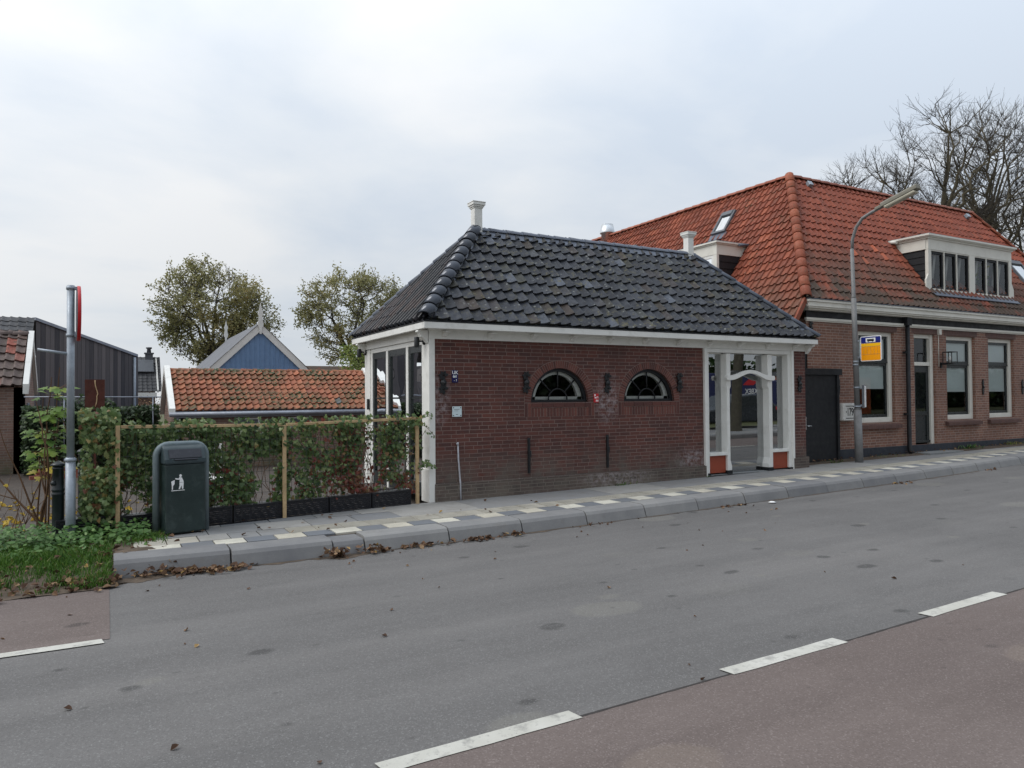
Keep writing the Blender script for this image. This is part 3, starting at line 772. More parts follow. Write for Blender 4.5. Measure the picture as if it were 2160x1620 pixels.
# fascia, gutter, brackets
GX0, GX1, GY0, GY1 = 4.145, 12.92, 10.17, 13.87
fa = MB()
fa.box(PX0 - .02, PX1 + .02, PY0 - .022, PY0 + .05, ZT, 2.84); fa.box(PX0 - .03, PX0 + .05, PY0 + .05, PY1 + .02, ZT + .011, 2.84)
fa.box(PX0 - .04, PX1 + .03, PY0 - .04, PY0 - .022, 2.795, 2.84)
fa.box(GX0 + .02, GX1 - .02, GY0 + .02, GY1 - .02, 2.84, 2.852)
fa.build('fascia', M['white'], pav_o)
gu = MB(); h0, h1 = 2.806, 2.905
gu.box(GX0, GX1, GY0, GY0 + .06, h0, h1); gu.box(GX0, GX0 + .06, GY0 + .06, GY1, h0, h1)
gu.box(GX1 - .06, GX1, GY0 + .06, GY1, h0, h1); gu.box(GX0 + .06, GX1 - .06, GY1 - .06, GY1, h0, h1)
gu.build('gutter', M['white'], pav_o, bevel=.006)
ge2 = MB(); e = .006
ge2.box(GX0 - e, GX1 + e, GY0 - e, GY0 + .1, h1 + .002, h1 + .02); ge2.box(GX0 - e, GX0 + .1, GY0 + .1, GY1 + e, h1 + .002, h1 + .02)
ge2.box(GX1 - .1, GX1 + e, GY0 + .1, GY1 + e, h1 + .002, h1 + .02); ge2.build('gutter_lip', M['black'], pav_o)
for k in range(11):                                # small carved eaves brackets
    x = PX0 + .2 + k * .79 
    b = MB(); b.prism([(x, Y - .023, 2.70), (x, Y - .023, 2.79), (x, Y - .17, 2.79), (x, Y - .17, 2.765), (x, Y - .10, 2.755), (x, Y - .06, 2.72)], (.075, 0, 0)); b.build('eaves_bracket', M['white'], pav_o)
for (y0) in (PY0 - .01, PY1 - .09):
    b = MB(); xx = PX0 - .03
    b.prism([(xx, y0, 2.60), (xx, y0, 2.80), (xx - .16, y0, 2.80), (xx - .17, y0, 2.775), (xx - .13, y0, 2.75), (xx - .11, y0, 2.70), (xx - .05, y0, 2.66)], (0, .1, 0)); b.build('eaves_bracket', M['white'], pav_o)
b = MB(); xx = PX1 - .02; b.prism([(xx, Y - .023, 2.62), (xx, Y - .023, 2.80), (xx, Y - .2, 2.80), (xx, Y - .2, 2.77), (xx, Y - .12, 2.74), (xx, Y - .09, 2.68)], (.09, 0, 0)); b.build('eaves_bracket', M['white'], pav_o)
# roof planes of real pantiles
EZ, RZ = 2.93, 4.80
RXL, RXR, RY = 5.92, 11.22, 12.03
A0 = V((GX0 + .03, GY0 + .03, EZ)); B0 = V((GX1 - .0, GY0 + .03, EZ)); C0 = V((GX0 + .03, GY1 - .01, EZ)); D0 = V((GX1, GY1 - .01, EZ))
R0 = V((RXL, RY, RZ)); R1 = V((RXR, RY, RZ))
def vert_clip(p, q, keep):                          # vertical plane through p,q keeping the side of point keep
    d = V(q) - V(p); n = V((d.y, -d.x, 0)).normalized()
    if (V(keep) - V(p)).dot(n) > 0: n = -n
    return (p, n)
up = V((0, RY - A0.y, RZ - EZ)); Ls = up.length
t = MB()
def rs_black(rnd, u, s): return rnd.random()
tile_field(t, A0, (1, 0, 0), up, B0.x - A0.x, Ls - .06, .2, .272, .048, .042, seed=11, jit=.009)
cen = (8.5, 10.6, 3)
t.build('roof_front', M['tile_black'], pav_o, clips=[vert_clip(A0 + V((.05, 0, 0)), R0 + V((.05, 0, 0)), cen), vert_clip(B0, R1, cen)])
t = MB(); upL = V((R0.x - A0.x, 0, RZ - EZ))
tile_field(t, C0, (0, -1, 0), upL, C0.y - A0.y, upL.length, .185, .3, .085, .006, seed=12, jit=.006)
cen = (4.6, 12, 3)
t.build('roof_side', M['tile_glazed'], pav_o, clips=[vert_clip(A0, R0, cen), vert_clip(C0, R0, cen)])
t = MB()
t.face([C0, R0, R1, D0]); t.face([B0, D0, R1]); dz = V((0, 0, -.03)); t.face([A0 + dz, B0 + dz, R1 + dz, R0 + dz]); t.face([A0 + dz, R0 + dz, C0 + dz])
t.build('roof_underlay', M['grey_slate'], pav_o)
t = MB(); caps(t, A0 + V((.0, 0, .03)), R0 + V((0, 0, .03)), .128, .29, 5, .02, 12); t.build('hip_tiles', M['cap_glazed'], pav_o)
t = MB(); caps(t, C0 + V((0, 0, .03)), R0 + V((0, 0, .03)), .085, .33, 6, .01); caps(t, R0 + V((-.05, 0, .02)), R1 + V((.02, 0, .02)), .085, .36, 7, .01); caps(t, B0 + V((0, 0, .03)), R1 + V((0, 0, .03)), .08, .34, 8, .01)
t.build('ridge_tiles', M['lead'], pav_o)
t = MB()
for (p, q, sgn) in ((R0, R1, 1),):
    t.prism([p + V((0, -.16, -.10)), q + V((0, -.16, -.10)), q + V((0, -.02, .07)), p + V((0, -.02, .07))], (0, .01, .01))
t.build('flashing', M['lead'], pav_o); t = MB()
dq = (B0 - R1); nn = V((-.72, -.1, 0))
t.prism([R1 + V((-.14, -.02, .0)), B0 + V((-.2, .02, .02)), B0 + V((-.02, 0, .10)), R1 + V((0, 0, .09))], (.004, .01, .012))
t.build('flashing', M['lead'], pav_o); t = MB()
t.prism([A0 + V((.10, .0, .02)), R0 + V((.17, -.03, -.02)), R0 + V((.08, 0, .08)), A0 + V((.04, 0, .1))], (.004, .004, .012))
t.build('flashing', M['lead'], pav_o)
for (x) in (5.95, 11.11):                          # white timber chimney posts
    c = MB(); w = .08 if x < 8 else .078; zt = 5.235 if x < 8 else 5.21
    c.box(x - w, x + w, RY - w, RY + w, 4.72, zt)
    for k, (g, z0, z1) in enumerate(((.012, 0, .025), (.028, .025, .055), (.045, .055, .105), (.052, .105, .122))):
        c.box(x - w - g, x + w + g, RY - w - g, RY + w + g, zt + z0 + .0005, zt + z1)
    c.build('chimney_post', M['white'], pav_o, bevel=.005)

OY = 10.95
# things fixed to the pavilion
def rosette(x, z, lab, y=PY0, s=1.0):
    a = thing('wall_anchor', lab, 'wall anchor', (x, y, z), group='ornamental wall anchors of the pavilion')
    for zc in (z + .105 * s, z - .105 * s):
        b = MB()
        for k in range(6):
            an = 2 * pi * k / 7 + .3; d = V((cos(an), 0, sin(an))); p = V((-d.z, 0, d.x)); c = V((x, y - .018, zc)); L = .088 * s
            b.prism([c + d*.01*s - p*.012*s, c + d*L*.6 - p*.024*s, c + d*L, c + d*L*.6 + p*.024*s, c + d*.01*s + p*.012*s], (0, -.022, 0))
        b.build('leaf_ornament', M['iron'], a, bevel=.003)
    c = MB(); rot = Matrix.Rotation(pi/2, 3, 'X')
    c.lathe([(.052*s, 0), (.05*s, .03), (.04*s, .042), (.02*s, .048), (.018*s, .06), (.0, .062)], (x, y - .01, z), 14, axis=rot); c.build('boss', M['iron'], a)
rosette(13.66, 3.24, 'black leafy wall anchor high on the house corner just above the pavilion gutter end', y=OY, s=.85)
rosette(4.562, 1.995, 'black leafy wall anchor nearest the glazed end, beside the blue sign')
rosette(6.053, 2.0, 'black leafy wall anchor just left of the first arched window')
rosette(7.705, 1.995, 'black leafy wall anchor between the two arched windows above a white salt stain')
rosette(9.369, 2.01, 'black leafy wall anchor between second arched window and white shop front')
rosette(12.66, 1.99, 'black leafy wall anchor on the narrow brick pier beside the black gate', s=.95)
def rod(x, z0, z1, lab):
    a = thing('anchor_bar', lab, 'anchor bar', (x, PY0, z0), group='iron anchor bars')
    b = MB(); b.box(x - .02, x + .02, PY0 - .03, PY0 + .002, z0, z1); b.build('bar', M['iron'], a, bevel=.004)
    c = MB(); zc = z0 + (z1 - z0) * .55; c.box(x - .028, x + .028, PY0 - .045, PY0 - .03, zc - .05, zc + .05); c.build('clasp', M['iron'], a)
    c = MB(); c.tube([(x - .03, PY0 - .03, z1 - .01), (x - .03, PY0 - .03, z1 - .05)], .008, 6); c.build('hook', M['iron'], a)
rod(6.095, .5, 1.085, 'vertical black iron anchor bar below the left arched window')
rod(7.695, .51, 1.085, 'vertical black iron anchor bar between the arched windows near the plinth')
s = thing('enamel_sign', 'small dark blue enamel sign with white lettering beside the first wall anchor', 'sign', (4.765, PY0, 2.0))
b = MB(); b.box(4.712, 4.818, PY0 - .016, PY0 - .001, 1.995, 2.19); b.build('plate', M['blue_enamel'], s, bevel=.006)
text('lettering', 'UK', .075, (4.765, PY0 - .0175, 2.15), s, M['text_white'])
text('lettering', '6 1', .06, (4.765, PY0 - .0175, 2.09), s, M['text_white'])
text('lettering', '- 1', .05, (4.77, PY0 - .0175, 2.03), s, M['text_white'])
b = MB(); b.prism([(4.765, PY0 - .0175, 2.115), (4.78, PY0 - .0175, 2.09), (4.765, PY0 - .0175, 2.065), (4.75, PY0 - .0175, 2.09)], (0, .001, 0)); b.build('emblem', M['plaque'], s)
s = thing('wall_plaque', 'square pale glass plaque with small lettering fixed by four studs', 'plaque', (4.785, PY0, 1.46))
b = MB(); b.box(4.705, 4.865, PY0 - .04, PY0 - .028, 1.46, 1.622); b.build('plate', M['plaque'], s)
for dx in (-.062, .062):
    for dz in (.02, .142):
        b = MB(); b.lathe([(.008, 0), (.008, .045)], (4.785 + dx, PY0 + .0, 1.46 + dz), 10, axis=Matrix.Rotation(pi/2, 3, 'X')); b.build('stud', M['iron'], s)
b = MB(); b.box(4.735, 4.825, PY0 - .0415, PY0 - .0402, 1.571, 1.577); b.box(4.735, 4.80, PY0 - .0415, PY0 - .0402, 1.55, 1.554); b.box(4.765, 4.80, PY0 - .0415, PY0 - .0402, 1.492, 1.50); b.build('lettering', M['sign_back'], s)
s = thing('hydrant_sign', 'small red sign with white symbols to the right of left arched window', 'sign', (7.465, PY0, 1.66))
b = MB(); b.box(7.412, 7.518, PY0 - .014, PY0 - .001, 1.655, 1.81); b.build('plate', M['red_enamel'], s, bevel=.005)
b = MB(); yy = PY0 - .0155
b.lathe([(.016, 0), (.016, .0012)], (7.437, PY0 - .0142, 1.785), 14, axis=Matrix.Rotation(pi/2, 3, 'X'))
b.box(7.428, 7.465, yy, yy + .0012, 1.728, 1.748); b.box(7.428, 7.436, yy, yy + .0012, 1.7485, 1.765); b.box(7.472, 7.480, yy, yy + .0012, 1.725, 1.76); b.box(7.4805, 7.505, yy, yy + .0012, 1.752, 1.76); b.box(7.497, 7.505, yy, yy + .0012, 1.728, 1.7515)
b.box(7.455, 7.47, yy, yy + .0012, 1.672, 1.705); b.box(7.476, 7.482, yy, yy + .0012, 1.672, 1.705); b.box(7.488, 7.506, yy, yy + .0012, 1.672, 1.702); b.build('symbol', M['text_white'], s)
b = MB(); b.tube([(4.805, PY0 - .015, 1.06), (4.812, PY0 - .016, .8), (4.828, PY0 - .05, .42), (4.83, PY0 - .06, .12)], .014, 8); b.tube([(4.795, PY0 - .015, 1.05), (4.805, PY0 - .018, 1.02)], .022, 8)
tag(b.build('wall_conduit', M['strip']), 'thin pale grey conduit running down the brick wall to the pavement', 'conduit')
def spot(y, x, lab):
    a = thing('wall_spotlight', lab, 'wall light', (x, y, 2.63), group='black spotlights on white corner posts')
    b = MB(); b.lathe([(.055, 0), (.055, .02), (.02, .025)], (x, y, 2.64), 14, axis=Matrix.Rotation(-pi/2, 3, 'Y')); b.tube([(x - .02, y, 2.64), (x - .1, y, 2.64)], .012, 8); b.build('bracket', M['iron'], a)
    c = MB(); c.lathe([(.04, 0), (.042, .01), (.042, .15), (.036, .16)], (x - .13, y, 2.545), 14); c.build('lamp_tube', M['iron'], a)
spot(10.60, PX0 - .021, 'black tube spotlight on the near white corner post under the gutter')
spot(13.56, PX0 - .021, 'black tube spotlight on the far white corner post beside the tiled shed')
b = MB(); b.box(PX0 - .06, PX0 - .021, 13.33, 13.40, 1.55, 1.75)
tag(b.build('door_reader', M['iron'], bevel=.006), 'small black entry box on white post just above the ivy screen', 'entry box')
# ------------------------------------------------------------------ black gate door
OY = 10.95
g = thing('gate_door', 'plain black gate door with lintel and steel handle in the gap between pavilion and house', 'gate', (13.2, OY - .1, .2))
b = MB(); b.box(13.24, 14.36, OY - .1, OY - .05, .25, 2.2); b.build('door_leaf', M['black'], g, bevel=.004)
b = MB(); b.box(13.12, 13.235, OY - .13, OY - .02, .2, 2.2); b.box(14.365, 14.44, OY - .13, OY - .02, .2, 2.2); b.box(13.05, 14.52, OY - .15, OY - .02, 2.2, 2.34); b.build('frame', M['black'], g, bevel=.005)
b = MB(); b.tube([(13.34, OY - .1, 1.08), (13.34, OY - .16, 1.08), (13.46, OY - .16, 1.08)], .011, 8); b.box(13.325, 13.355, OY - .106, OY - .1, 1.0, 1.28); b.build('handle', M['steel'], g)
b = MB(); b.box(12.93, 13.55, OY + .0, OY + .04, .2, 3.2); tag(b.build('passage_boarding', M['black']), 'black boarding closing the narrow passage above and beside the gate', 'boarding')

# ------------------------------------------------------------------ orange roofed house
HX0, HX1 = 13.52, 26.4
ho = thing('brick_house', 'brown brick house with steep orange tiled hipped roof, white dormers and dark green windows', 'house', (HX0, OY, .2))
OPEN = [(15.30, 16.66, 1.09, 3.255), (17.44, 18.32, .5, 3.26), (18.80, 20.10, 1.095, 3.25), (20.72, 22.0, 1.105, 3.25), (23.3, 24.5, 1.105, 3.25)]
w = MB()
rect = lambda x0, x1, z0, z1: [(x0, z0), (x1, z0), (x1, z1), (x0, z1)]
w.holes(rect(HX0, HX1, .15, 3.46), [rect(*o) for o in OPEN], lambda x, z: (x, OY, z))
for (x0, x1, z0, z1) in OPEN:
    for (a, c) in (((x0, z0), (x0, z1)), ((x1, z0), (x1, z1)), ((x0, z1), (x1, z1)), ((x0, z0), (x1, z0))):
        w.face([(a[0], OY, a[1]), (c[0], OY, c[1]), (c[0], OY + .14, c[1]), (a[0], OY + .14, a[1])])
w.box(HX0, HX0 + .2, OY + .001, 24.0, .1, 3.46); w.box(HX1 - .2, HX1, OY + .001, 15.5, .1, 3.46); w.box(HX0 + .2, 18.5, 23.8, 24.0, .1, 3.46); w.box(18.3, 18.5, 15.5, 23.8, .1, 3.46); w.box(18.5, HX1, 15.3, 15.5, .1, 3.46)
w.build('wall', M['brick_house'], ho)
p = MB()
p.holes(rect(14.5, HX1, .1, .50), [], lambda x, z: (x, OY - .022, z)); p.face([(14.5, OY - .022, .5), (HX1, OY - .022, .5), (HX1, OY - .001, .505), (14.5, OY - .001, .505)]); p.face([(14.5, OY - .022, .1), (14.5, OY - .001, .1), (14.5, OY - .001, .5), (14.5, OY - .022, .5)])
p.build('plinth', M['plinth'], ho)
for (x0, x1, z0, z1) in OPEN:
    tr = MB(); tr.box(x0 - .1, x1 + .1, OY - .003, OY + .03, z1 + .002, min(z1 + .19, 3.393)); tr.build('brick_lintel', M['brick_house_trim'], ho)
for (x0, x1, z0, z1) in OPEN:
    if z0 < .8: continue
    s = MB(); s.prism([(x0 - .1, OY - .1, z0 - .14), (x0 - .1, OY - .1, z0 - .06), (x0 - .1, OY + .12, z0 - .002), (x0 - .1, OY + .12, z0 - .14)], (x1 - x0 + .22, 0, 0)); s.build('window_sill', M['brick_house_trim'], ho)
def sash_window(x0, x1, z0, z1, zt, blind, low):
    y = OY + .08
    f = MB(); fw = .125
    f.box(x0 + .002, x0 + fw, y, y + .12, z0 + .002, z1 - .002); f.box(x1 - fw, x1 - .002, y, y + .12, z0 + .002, z1 - .002)
    f.box(x0 + fw, x1 - fw, y, y + .12, z1 - .1, z1 - .002); f.box(x0 + fw, x1 - fw, y - .02, y + .12, z0 + .002, z0 + .12)
    fo = f.build('window', M['cream'], ho, bevel=.005)
    s = MB(); a, c = x0 + fw + .002, x1 - fw - .002; b0, b1 = z0 + .122, z1 - .102; q = .065
    for (u0, u1, yy) in ((b0, zt - .02, y + .05), (zt + .02, b1, y + .03)):
        s.box(a, a + q, yy, yy + .045, u0, u1); s.box(c - q, c, yy, yy + .045, u0, u1); s.box(a + q, c - q, yy, yy + .045, u0, u0 + q); s.box(a + q, c - q, yy, yy + .045, u1 - q, u1)
    s.box(a, c, y + .02, y + .1, zt - .019, zt + .019)
    s.build('sash', M['green_black'], fo, bevel=.004)
    for (u0, u1, yy) in ((b0 + .03, zt - .05, y + .07), (zt + .05, b1 - .03, y + .05)):
        g = MB(); g.face([(a + .03, yy, u0), (c - .03, yy, u0), (c - .03, yy, u1), (a + .03, yy, u1)]); g.build('pane', M['glass'], fo)
    bl = MB(); bl.box(a + .05, c - .05, y + .098, y + .104, blind, zt + .02); bl.box(a + .05, c - .05, y + .094, y + .112, blind - .09, blind)
    bl.box(a + .05, c - .05, y + .085, y + .091, zt + .021, b1 - .02); bl.build('roller_blind', M['blind'], fo)
    r = MB(); r.box(x0 - .3, x1 + .3, y + 1.6, y + 1.65, .5, 3.4); r.box(x0 - .31, x0 - .3, y + .1, y + 1.6, .5, 3.4); r.box(x1 + .3, x1 + .31, y + .1, y + 1.6, .5, 3.4); r.build('room_lining', M['dark_room'], fo)
    v = MB(); v.box(x0 + fw, x1 - fw, y + .13, y + .4, z0 + .09, z0 + .115); v.build('inner_sill', M['dark_room'], fo)
    return fo
sash_window(15.30, 16.66, 1.09, 3.255, 2.53, 1.98, 0)
sash_window(18.80, 20.10, 1.095, 3.25, 2.52, 1.90, 0)
sash_window(20.72, 22.0, 1.105, 3.25, 2.53, 1.90, 0)
sash_window(23.3, 24.5, 1.105, 3.25, 2.53, 1.90, 0)
x0, x1, z0, z1 = OPEN[1]; y = OY + .08
f = MB(); f.box(x0 + .002, x0 + .1, y, y + .1, z0, z1 - .002); f.box(x1 - .12, x1 - .002, y - .02, y + .1, z0, z1 - .002); f.box(x0 + .1, x1 - .12, y, y + .1, z1 - .1, z1 - .002); f.box(x0 + .1, x1 - .12, y, y + .1, 2.47, 2.56)
do = f.build('front_door', M['cream'], ho, bevel=.005)
d = MB(); d.box(x0 + .102, x1 - .122, y + .05, y + .09, z0 + .04, 2.468)
d.box(x0 + .102, x0 + .21, y + .03, y + .05, z0 + .1, 2.46); d.box(x1 - .23, x1 - .122, y + .03, y + .05, z0 + .1, 2.46); d.box(x0 + .21, x1 - .23, y + .03, y + .05, 2.3, 2.46); d.box(x0 + .21, x1 - .23, y + .03, y + .05, 1.22, 1.32); d.box(x0 + .102, x1 - .122, y + .01, y + .05, z0 + .04, z0 + .1)
d.box(x0 + .11, x0 + .18, y + .06, y + .09, 2.57, z1 - .11); d.box(x1 - .2, x1 - .13, y + .06, y + .09, 2.57, z1 - .11)
d.build('door_leaf', M['green_black'], do, bevel=.004)
g = MB(); g.face([(x0 + .2, y + .07, 2.57), (x1 - .2, y + .07, 2.57), (x1 - .2, y + .07, z1 - .11), (x0 + .2, y + .07, z1 - .11)]); g.build('fanlight', M['glass'], do)
g = MB(); g.face([(x0 + .21, y + .048, 1.32), (x1 - .23, y + .048, 1.32), (x1 - .23, y + .048, 2.3), (x0 + .21, y + .048, 2.3)]); g.build('door_glass', M['glass'], do)
r = MB(); r.box(x0, x1, y + .8, y + .82, 2.4, 3.4); r.build('room_lining', M['dark_room'], do)
# cornice and gutter
c = MB()
c.box(HX0 - .05, HX1 + .05, OY - .06, OY - .002, 3.425, 3.475); c.box(HX0 - .03, HX1 + .03, OY - .035, OY - .002, 3.395, 3.424)
c.build('cornice_moulding', M['cream'], ho)
c = MB(); c.box(HX0 - .02, HX1 + .02, OY - .03, OY - .001, 3.476, 3.63); c.build('cornice_band', M['black'], ho)
c = MB()
for (o0, z0, z1) in ((.10, 3.631, 3.665), (.17, 3.666, 3.70), (.20, 3.701, 3.80), (.23, 3.801, 3.85)):
    c.box(HX0 - o0 + .02, HX1 + o0 - .02, OY - o0 - .04, OY + .3, z0, z1 - .001)
c.build('gutter', M['cream'], ho)
c = MB(); c.box(HX0 - .22, HX1 + .22, OY - .285, OY + .3, 3.851, 3.865); c.build('gutter_lining', M['lead'], ho)
# roof planes
EZo, RZo, HD = 3.86, 7.50, 2.5
ax, ay = 13.30, 10.75
E0 = V((ax, ay, EZo)); E1 = V((26.67, ay, EZo)); AP = V((15.80, 13.25, RZo)); RR = V((24.17, 13.25, RZo)); LB = V((15.80, 23.2, RZo))
upF = V((0, HD, RZo - EZo)); LF = upF.length
DX0, DX1, DY, DZ0, DZ1, DZ2 = 18.36, 22.28, 11.10, 4.42, 5.47, 5.82       # front dormer
def skipF(u, s):
    x = ax - 1 + u; zz = EZo + s / LF * (RZo - EZo)
    return DX0 + .1 < x < DX1 - .1 and DZ0 + .25 < zz < DZ2 - .1
def rs_or(rnd, u, s): return min(.96, rnd.random())
spots_new = {(12, 13), (13, 12), (14, 11), (14, 12), (20, 7), (21, 6), (19, 9)}
def rs_front(rnd, u, s):
    q = rnd.random() * .95
    i, j = int((u) / .2), int(s / .265)
    return 1.0 if (i, j) in {(19, 6), (20, 5), (24, 7), (25, 6)} else q
t = MB(); tile_field(t, E0 + V((-1, 0, 0)), (1, 0, 0), upF, 15.6, LF - .05, .2, .265, .048, .036, skip=skipF, seed=21, jit=.004, rs=rs_front)
cen = (20, 11, 4)
t.build('roof_front', M['tile_orange'], ho, clips=[vert_clip(E0, AP, cen), vert_clip(E1, RR, cen)])
slopeL = (RZo - EZo) / HD; zl = 3.0; xl = ax - (EZo - zl) / slopeL
upL = V((AP.x - xl, 0, RZo - zl)); LL = upL.length
SKL = (14.66, 15.10, 6.24, 6.86)
def skipL(u, s):
    yy = 24.2 - u; zz = zl + s / LL * (RZo - zl)
    return (13.65 < yy < 15.3 and 4.5 < zz < 5.55)
t = MB(); tile_field(t, (xl, 24.2, zl), (0, -1, 0), upL, 24.2 - 10.8, LL - .05, .2, .265, .048, .036, skip=skipL, seed=22, jit=.003, rs=rs_or)
cen = (14, 15, 4)
t.build('roof_side', M['tile_orange_left'], ho, clips=[vert_clip(E0 + V((-.02, -.02, 0)), AP, cen)])
dz = V((0, 0, -.02)); t = MB()
t.face([E1 + dz, V((26.67, 15.75, EZo)) + dz, RR + dz]); t.face([RR + dz, V((26.67, 15.75, EZo)), V((18.3, 15.75, EZo)), AP + dz])
t.face([AP + dz, V((18.3, 15.75, EZo)), V((18.3, 24.2, EZo)), LB + dz])
t.build('roof_back', M['tile_orange_left'], ho)
t = MB(); dz = V((0, 0, -.035)); t.face([E0 + dz, V((DX0, ay, EZo)) + dz, V((DX0, 13.25, RZo)) + dz, AP + dz]); t.face([V((DX1, ay, EZo)) + dz, E1 + dz, RR + dz, V((DX1, 13.25, RZo)) + dz])
t.face([V((DX0, ay, EZo)) + dz, V((DX1, ay, EZo)) + dz, V((DX1, ay + .36, EZo + .36 * slopeL)) + dz, V((DX0, ay + .36, EZo + .36 * slopeL)) + dz])
t.face([V((DX0, 12.15, EZo + 1.4 * slopeL)) + dz, V((DX1, 12.15, EZo + 1.4 * slopeL)) + dz, V((DX1, 13.25, RZo)) + dz, V((DX0, 13.25, RZo)) + dz])
t.build('roof_underlay', M['grey_slate'], ho); t = MB()
def LP(x, y): return V((x, y, zl + (x - xl) * slopeL - .035))
for (a, c, y0, y1) in ((xl, 13.75, 10.82, 24.2), (13.75, 14.45, 15.35, 24.2), (13.75, 14.45, 13.62, 13.55 - .0)):
    if y1 > y0: t.face([LP(a, y1), LP(a, y0), LP(c, y0), LP(c, y1)])
t.face([LP(14.45, 24.2), LP(14.45, 13.6), LP(15.8, 13.6), LP(15.8, 24.2)])
t.build('roof_underlay', M['grey_slate'], ho, clips=[vert_clip(E0, AP, (14, 15, 4))])
t = MB(); caps(t, E0 + V((.03, .03, .03)), AP + V((0, 0, .06)), .12, .34, 31, .02, 10); t.build('hip_tiles', M['cap_orange'], ho)
t = MB(); caps(t, LB + V((0, 0, .0)), AP + V((0, 0, .0)), .11, .36, 32, .02); caps(t, RR + V((.05, 0, 0)), AP, .11, .36, 33, .02); caps(t, E1 + V((0, 0, .02)), RR + V((0, 0, .02)), .11, .36, 34, .02)
t.build('ridge_tiles', M['cap_orange'], ho)
t = MB(); t.prism([E0 + V((-.05, -.01, .02)), E0 + V((-.55, .0, -.75)), E0 + V((-.45, .0, -.80)), E0 + V((.05, 0, -.03))], (0, .12, 0)); t.build('verge_tiles', M['cap_orange'], ho)
# black valley pipes running down the front slope
for (x, z1, x2, z0) in ((16.25, 7.2, 17.0, 4.0),):
    pass
# front dormer
dm = MB(); back = lambda z: ay + (z - EZo) / slopeL
dm.box(DX0, DX1, DY, DY + .06, DZ1, DZ2 - .08)
dm.prism([(DX0 - .02, DY + .061, DZ1), (DX0 - .02, DY + .061, DZ2 - .08), (DX0 - .02, back(DZ2) + .1, DZ2 - .08), (DX0 - .02, back(DZ1) + .1, DZ1)], (.06, 0, 0))
dm.prism([(DX1 - .04, DY + .061, DZ1), (DX1 - .04, DY + .061, DZ2 - .08), (DX1 - .04, back(DZ2) + .1, DZ2 - .08), (DX1 - .04, back(DZ1) + .1, DZ1)], (.06, 0, 0))
dm.box(DX0 + .002, DX0 + .13, DY + .002, DY + .09, DZ0, DZ1 - .001); dm.box(DX1 - .13, DX1 - .002, DY + .002, DY + .09, DZ0, DZ1 - .001)
dm.box(DX0 - .1, DX0 + .001, DY + .004, DY + .05, DZ0 - .01, DZ0 + .26); dm.box(DX1 - .001, DX1 + .1, DY + .004, DY + .05, DZ0 - .01, DZ0 + .26)
dm.prism([(DX0 - .1, DY + .004, DZ0 + .2601), (DX0 + .0, DY + .004, DZ0 + .2601), (DX0 + .0, DY + .004, DZ0 + .42)], (0, .046, 0)); dm.prism([(DX1, DY + .004, DZ0 + .2601), (DX1 + .1, DY + .004, DZ0 + .2601), (DX1, DY + .004, DZ0 + .42)], (0, .046, 0))
xm0, xm1 = 20.20, 20.46
dm.box(xm0, xm1, DY + .002, DY + .09, DZ0, DZ1 - .001); dm.box(DX0 + .131, xm0 - .001, DY - .01, DY + .09, DZ0, DZ0 + .05); dm.box(xm1 + .001, DX1 - .131, DY - .01, DY + .09, DZ0, DZ0 + .05)
dm.box(DX0 + .131, xm0 - .001, DY + .01, DY + .09, DZ1 - .03, DZ1 - .002); dm.box(xm1 + .001, DX1 - .131, DY + .01, DY + .09, DZ1 - .03, DZ1 - .002)
wins = []
for (a, c) in ((DX0 + .132, xm0 - .002), (xm1 + .002, DX1 - .132)):
    q = (c - a) / 3
    for k in range(3):
        wins.append((a + k*q + (.02 if k else 0), a + (k+1)*q - (.02 if k < 2 else 0)))
        if k: dm.box(a + k*q - .018, a + k*q + .018, DY + .004, DY + .09, DZ0 + .051, DZ1 - .031)
dmo = dm.build('dormer', M['cream'], ho, bevel=.004)
for k, (a, c) in enumerate(wins):
    s = MB(); q = .06; y = DY + .03; b0, b1 = DZ0 + .052, DZ1 - .032
    s.box(a, a + q, y, y + .05, b0, b1); s.box(c - q, c, y, y + .05, b0, b1); s.box(a + q, c - q, y, y + .05, b0, b0 + q); s.box(a + q, c - q, y, y + .05, b1 - q, b1)
    so_ = s.build('casement', M['black'], dmo)
    g = MB(); g.face([(a + q - .01, y + .03, b0 + q - .01), (c - q + .01, y + .03, b0 + q - .01), (c - q + .01, y + .03, b1 - q + .01), (a + q - .01, y + .03, b1 - q + .01)]); so_['pane'] = 1; g.build('pane', M['glass'], dmo)
    cu = MB(); xc = c - q - .02 if k < 5 else c - q - .02; wd = .08 if k < 5 else .36
    for n in range(8 if k < 5 else 18):
        x = xc - wd + n * (wd / (8 if k < 5 else 18)); cu.tube([(x, y + .24, b0 + .05), (x, y + .14, b1 - .02)], .012, 6)
    cu.build('curtain', M['curtain'], dmo)
pt = MB(); pt.lathe([(.10, 0), (.14, .2), (.15, .22), (.14, .22)], (21.55, DY + .3, DZ0 + .06), 16); pt.build('plant_pot', M['pot'], dmo)
pl = MB(); rr = random.Random(8)
for k in range(46):
    c0 = V((21.05 + rr.uniform(-.25, .45), DY + .26 + rr.uniform(-.08, .1), DZ0 + .3 + rr.uniform(-.15, .6))); d = V((rr.uniform(-1, 1), -.3, rr.uniform(-.6, .8))).normalized(); p_ = V((-d.z, .2, d.x)).normalized(); L = rr.uniform(.1, .18)
    pl.face([c0, c0 + d*L*.5 + p_*L*.28, c0 + d*L, c0 + d*L*.5 - p_*L*.28], rr.random())
pl.build('potted_plant', M['leaf_sapling'], dmo)
bx = MB(); bx.box(DX0 + .05, DX1 - .05, DY + .5, DY + .54, DZ0, DZ1); bx.box(DX0 + .05, DX1 - .05, DY + .1, DY + .5, DZ0 + .01, DZ0 + .04); bx.build('room_lining', M['dark_room'], dmo)
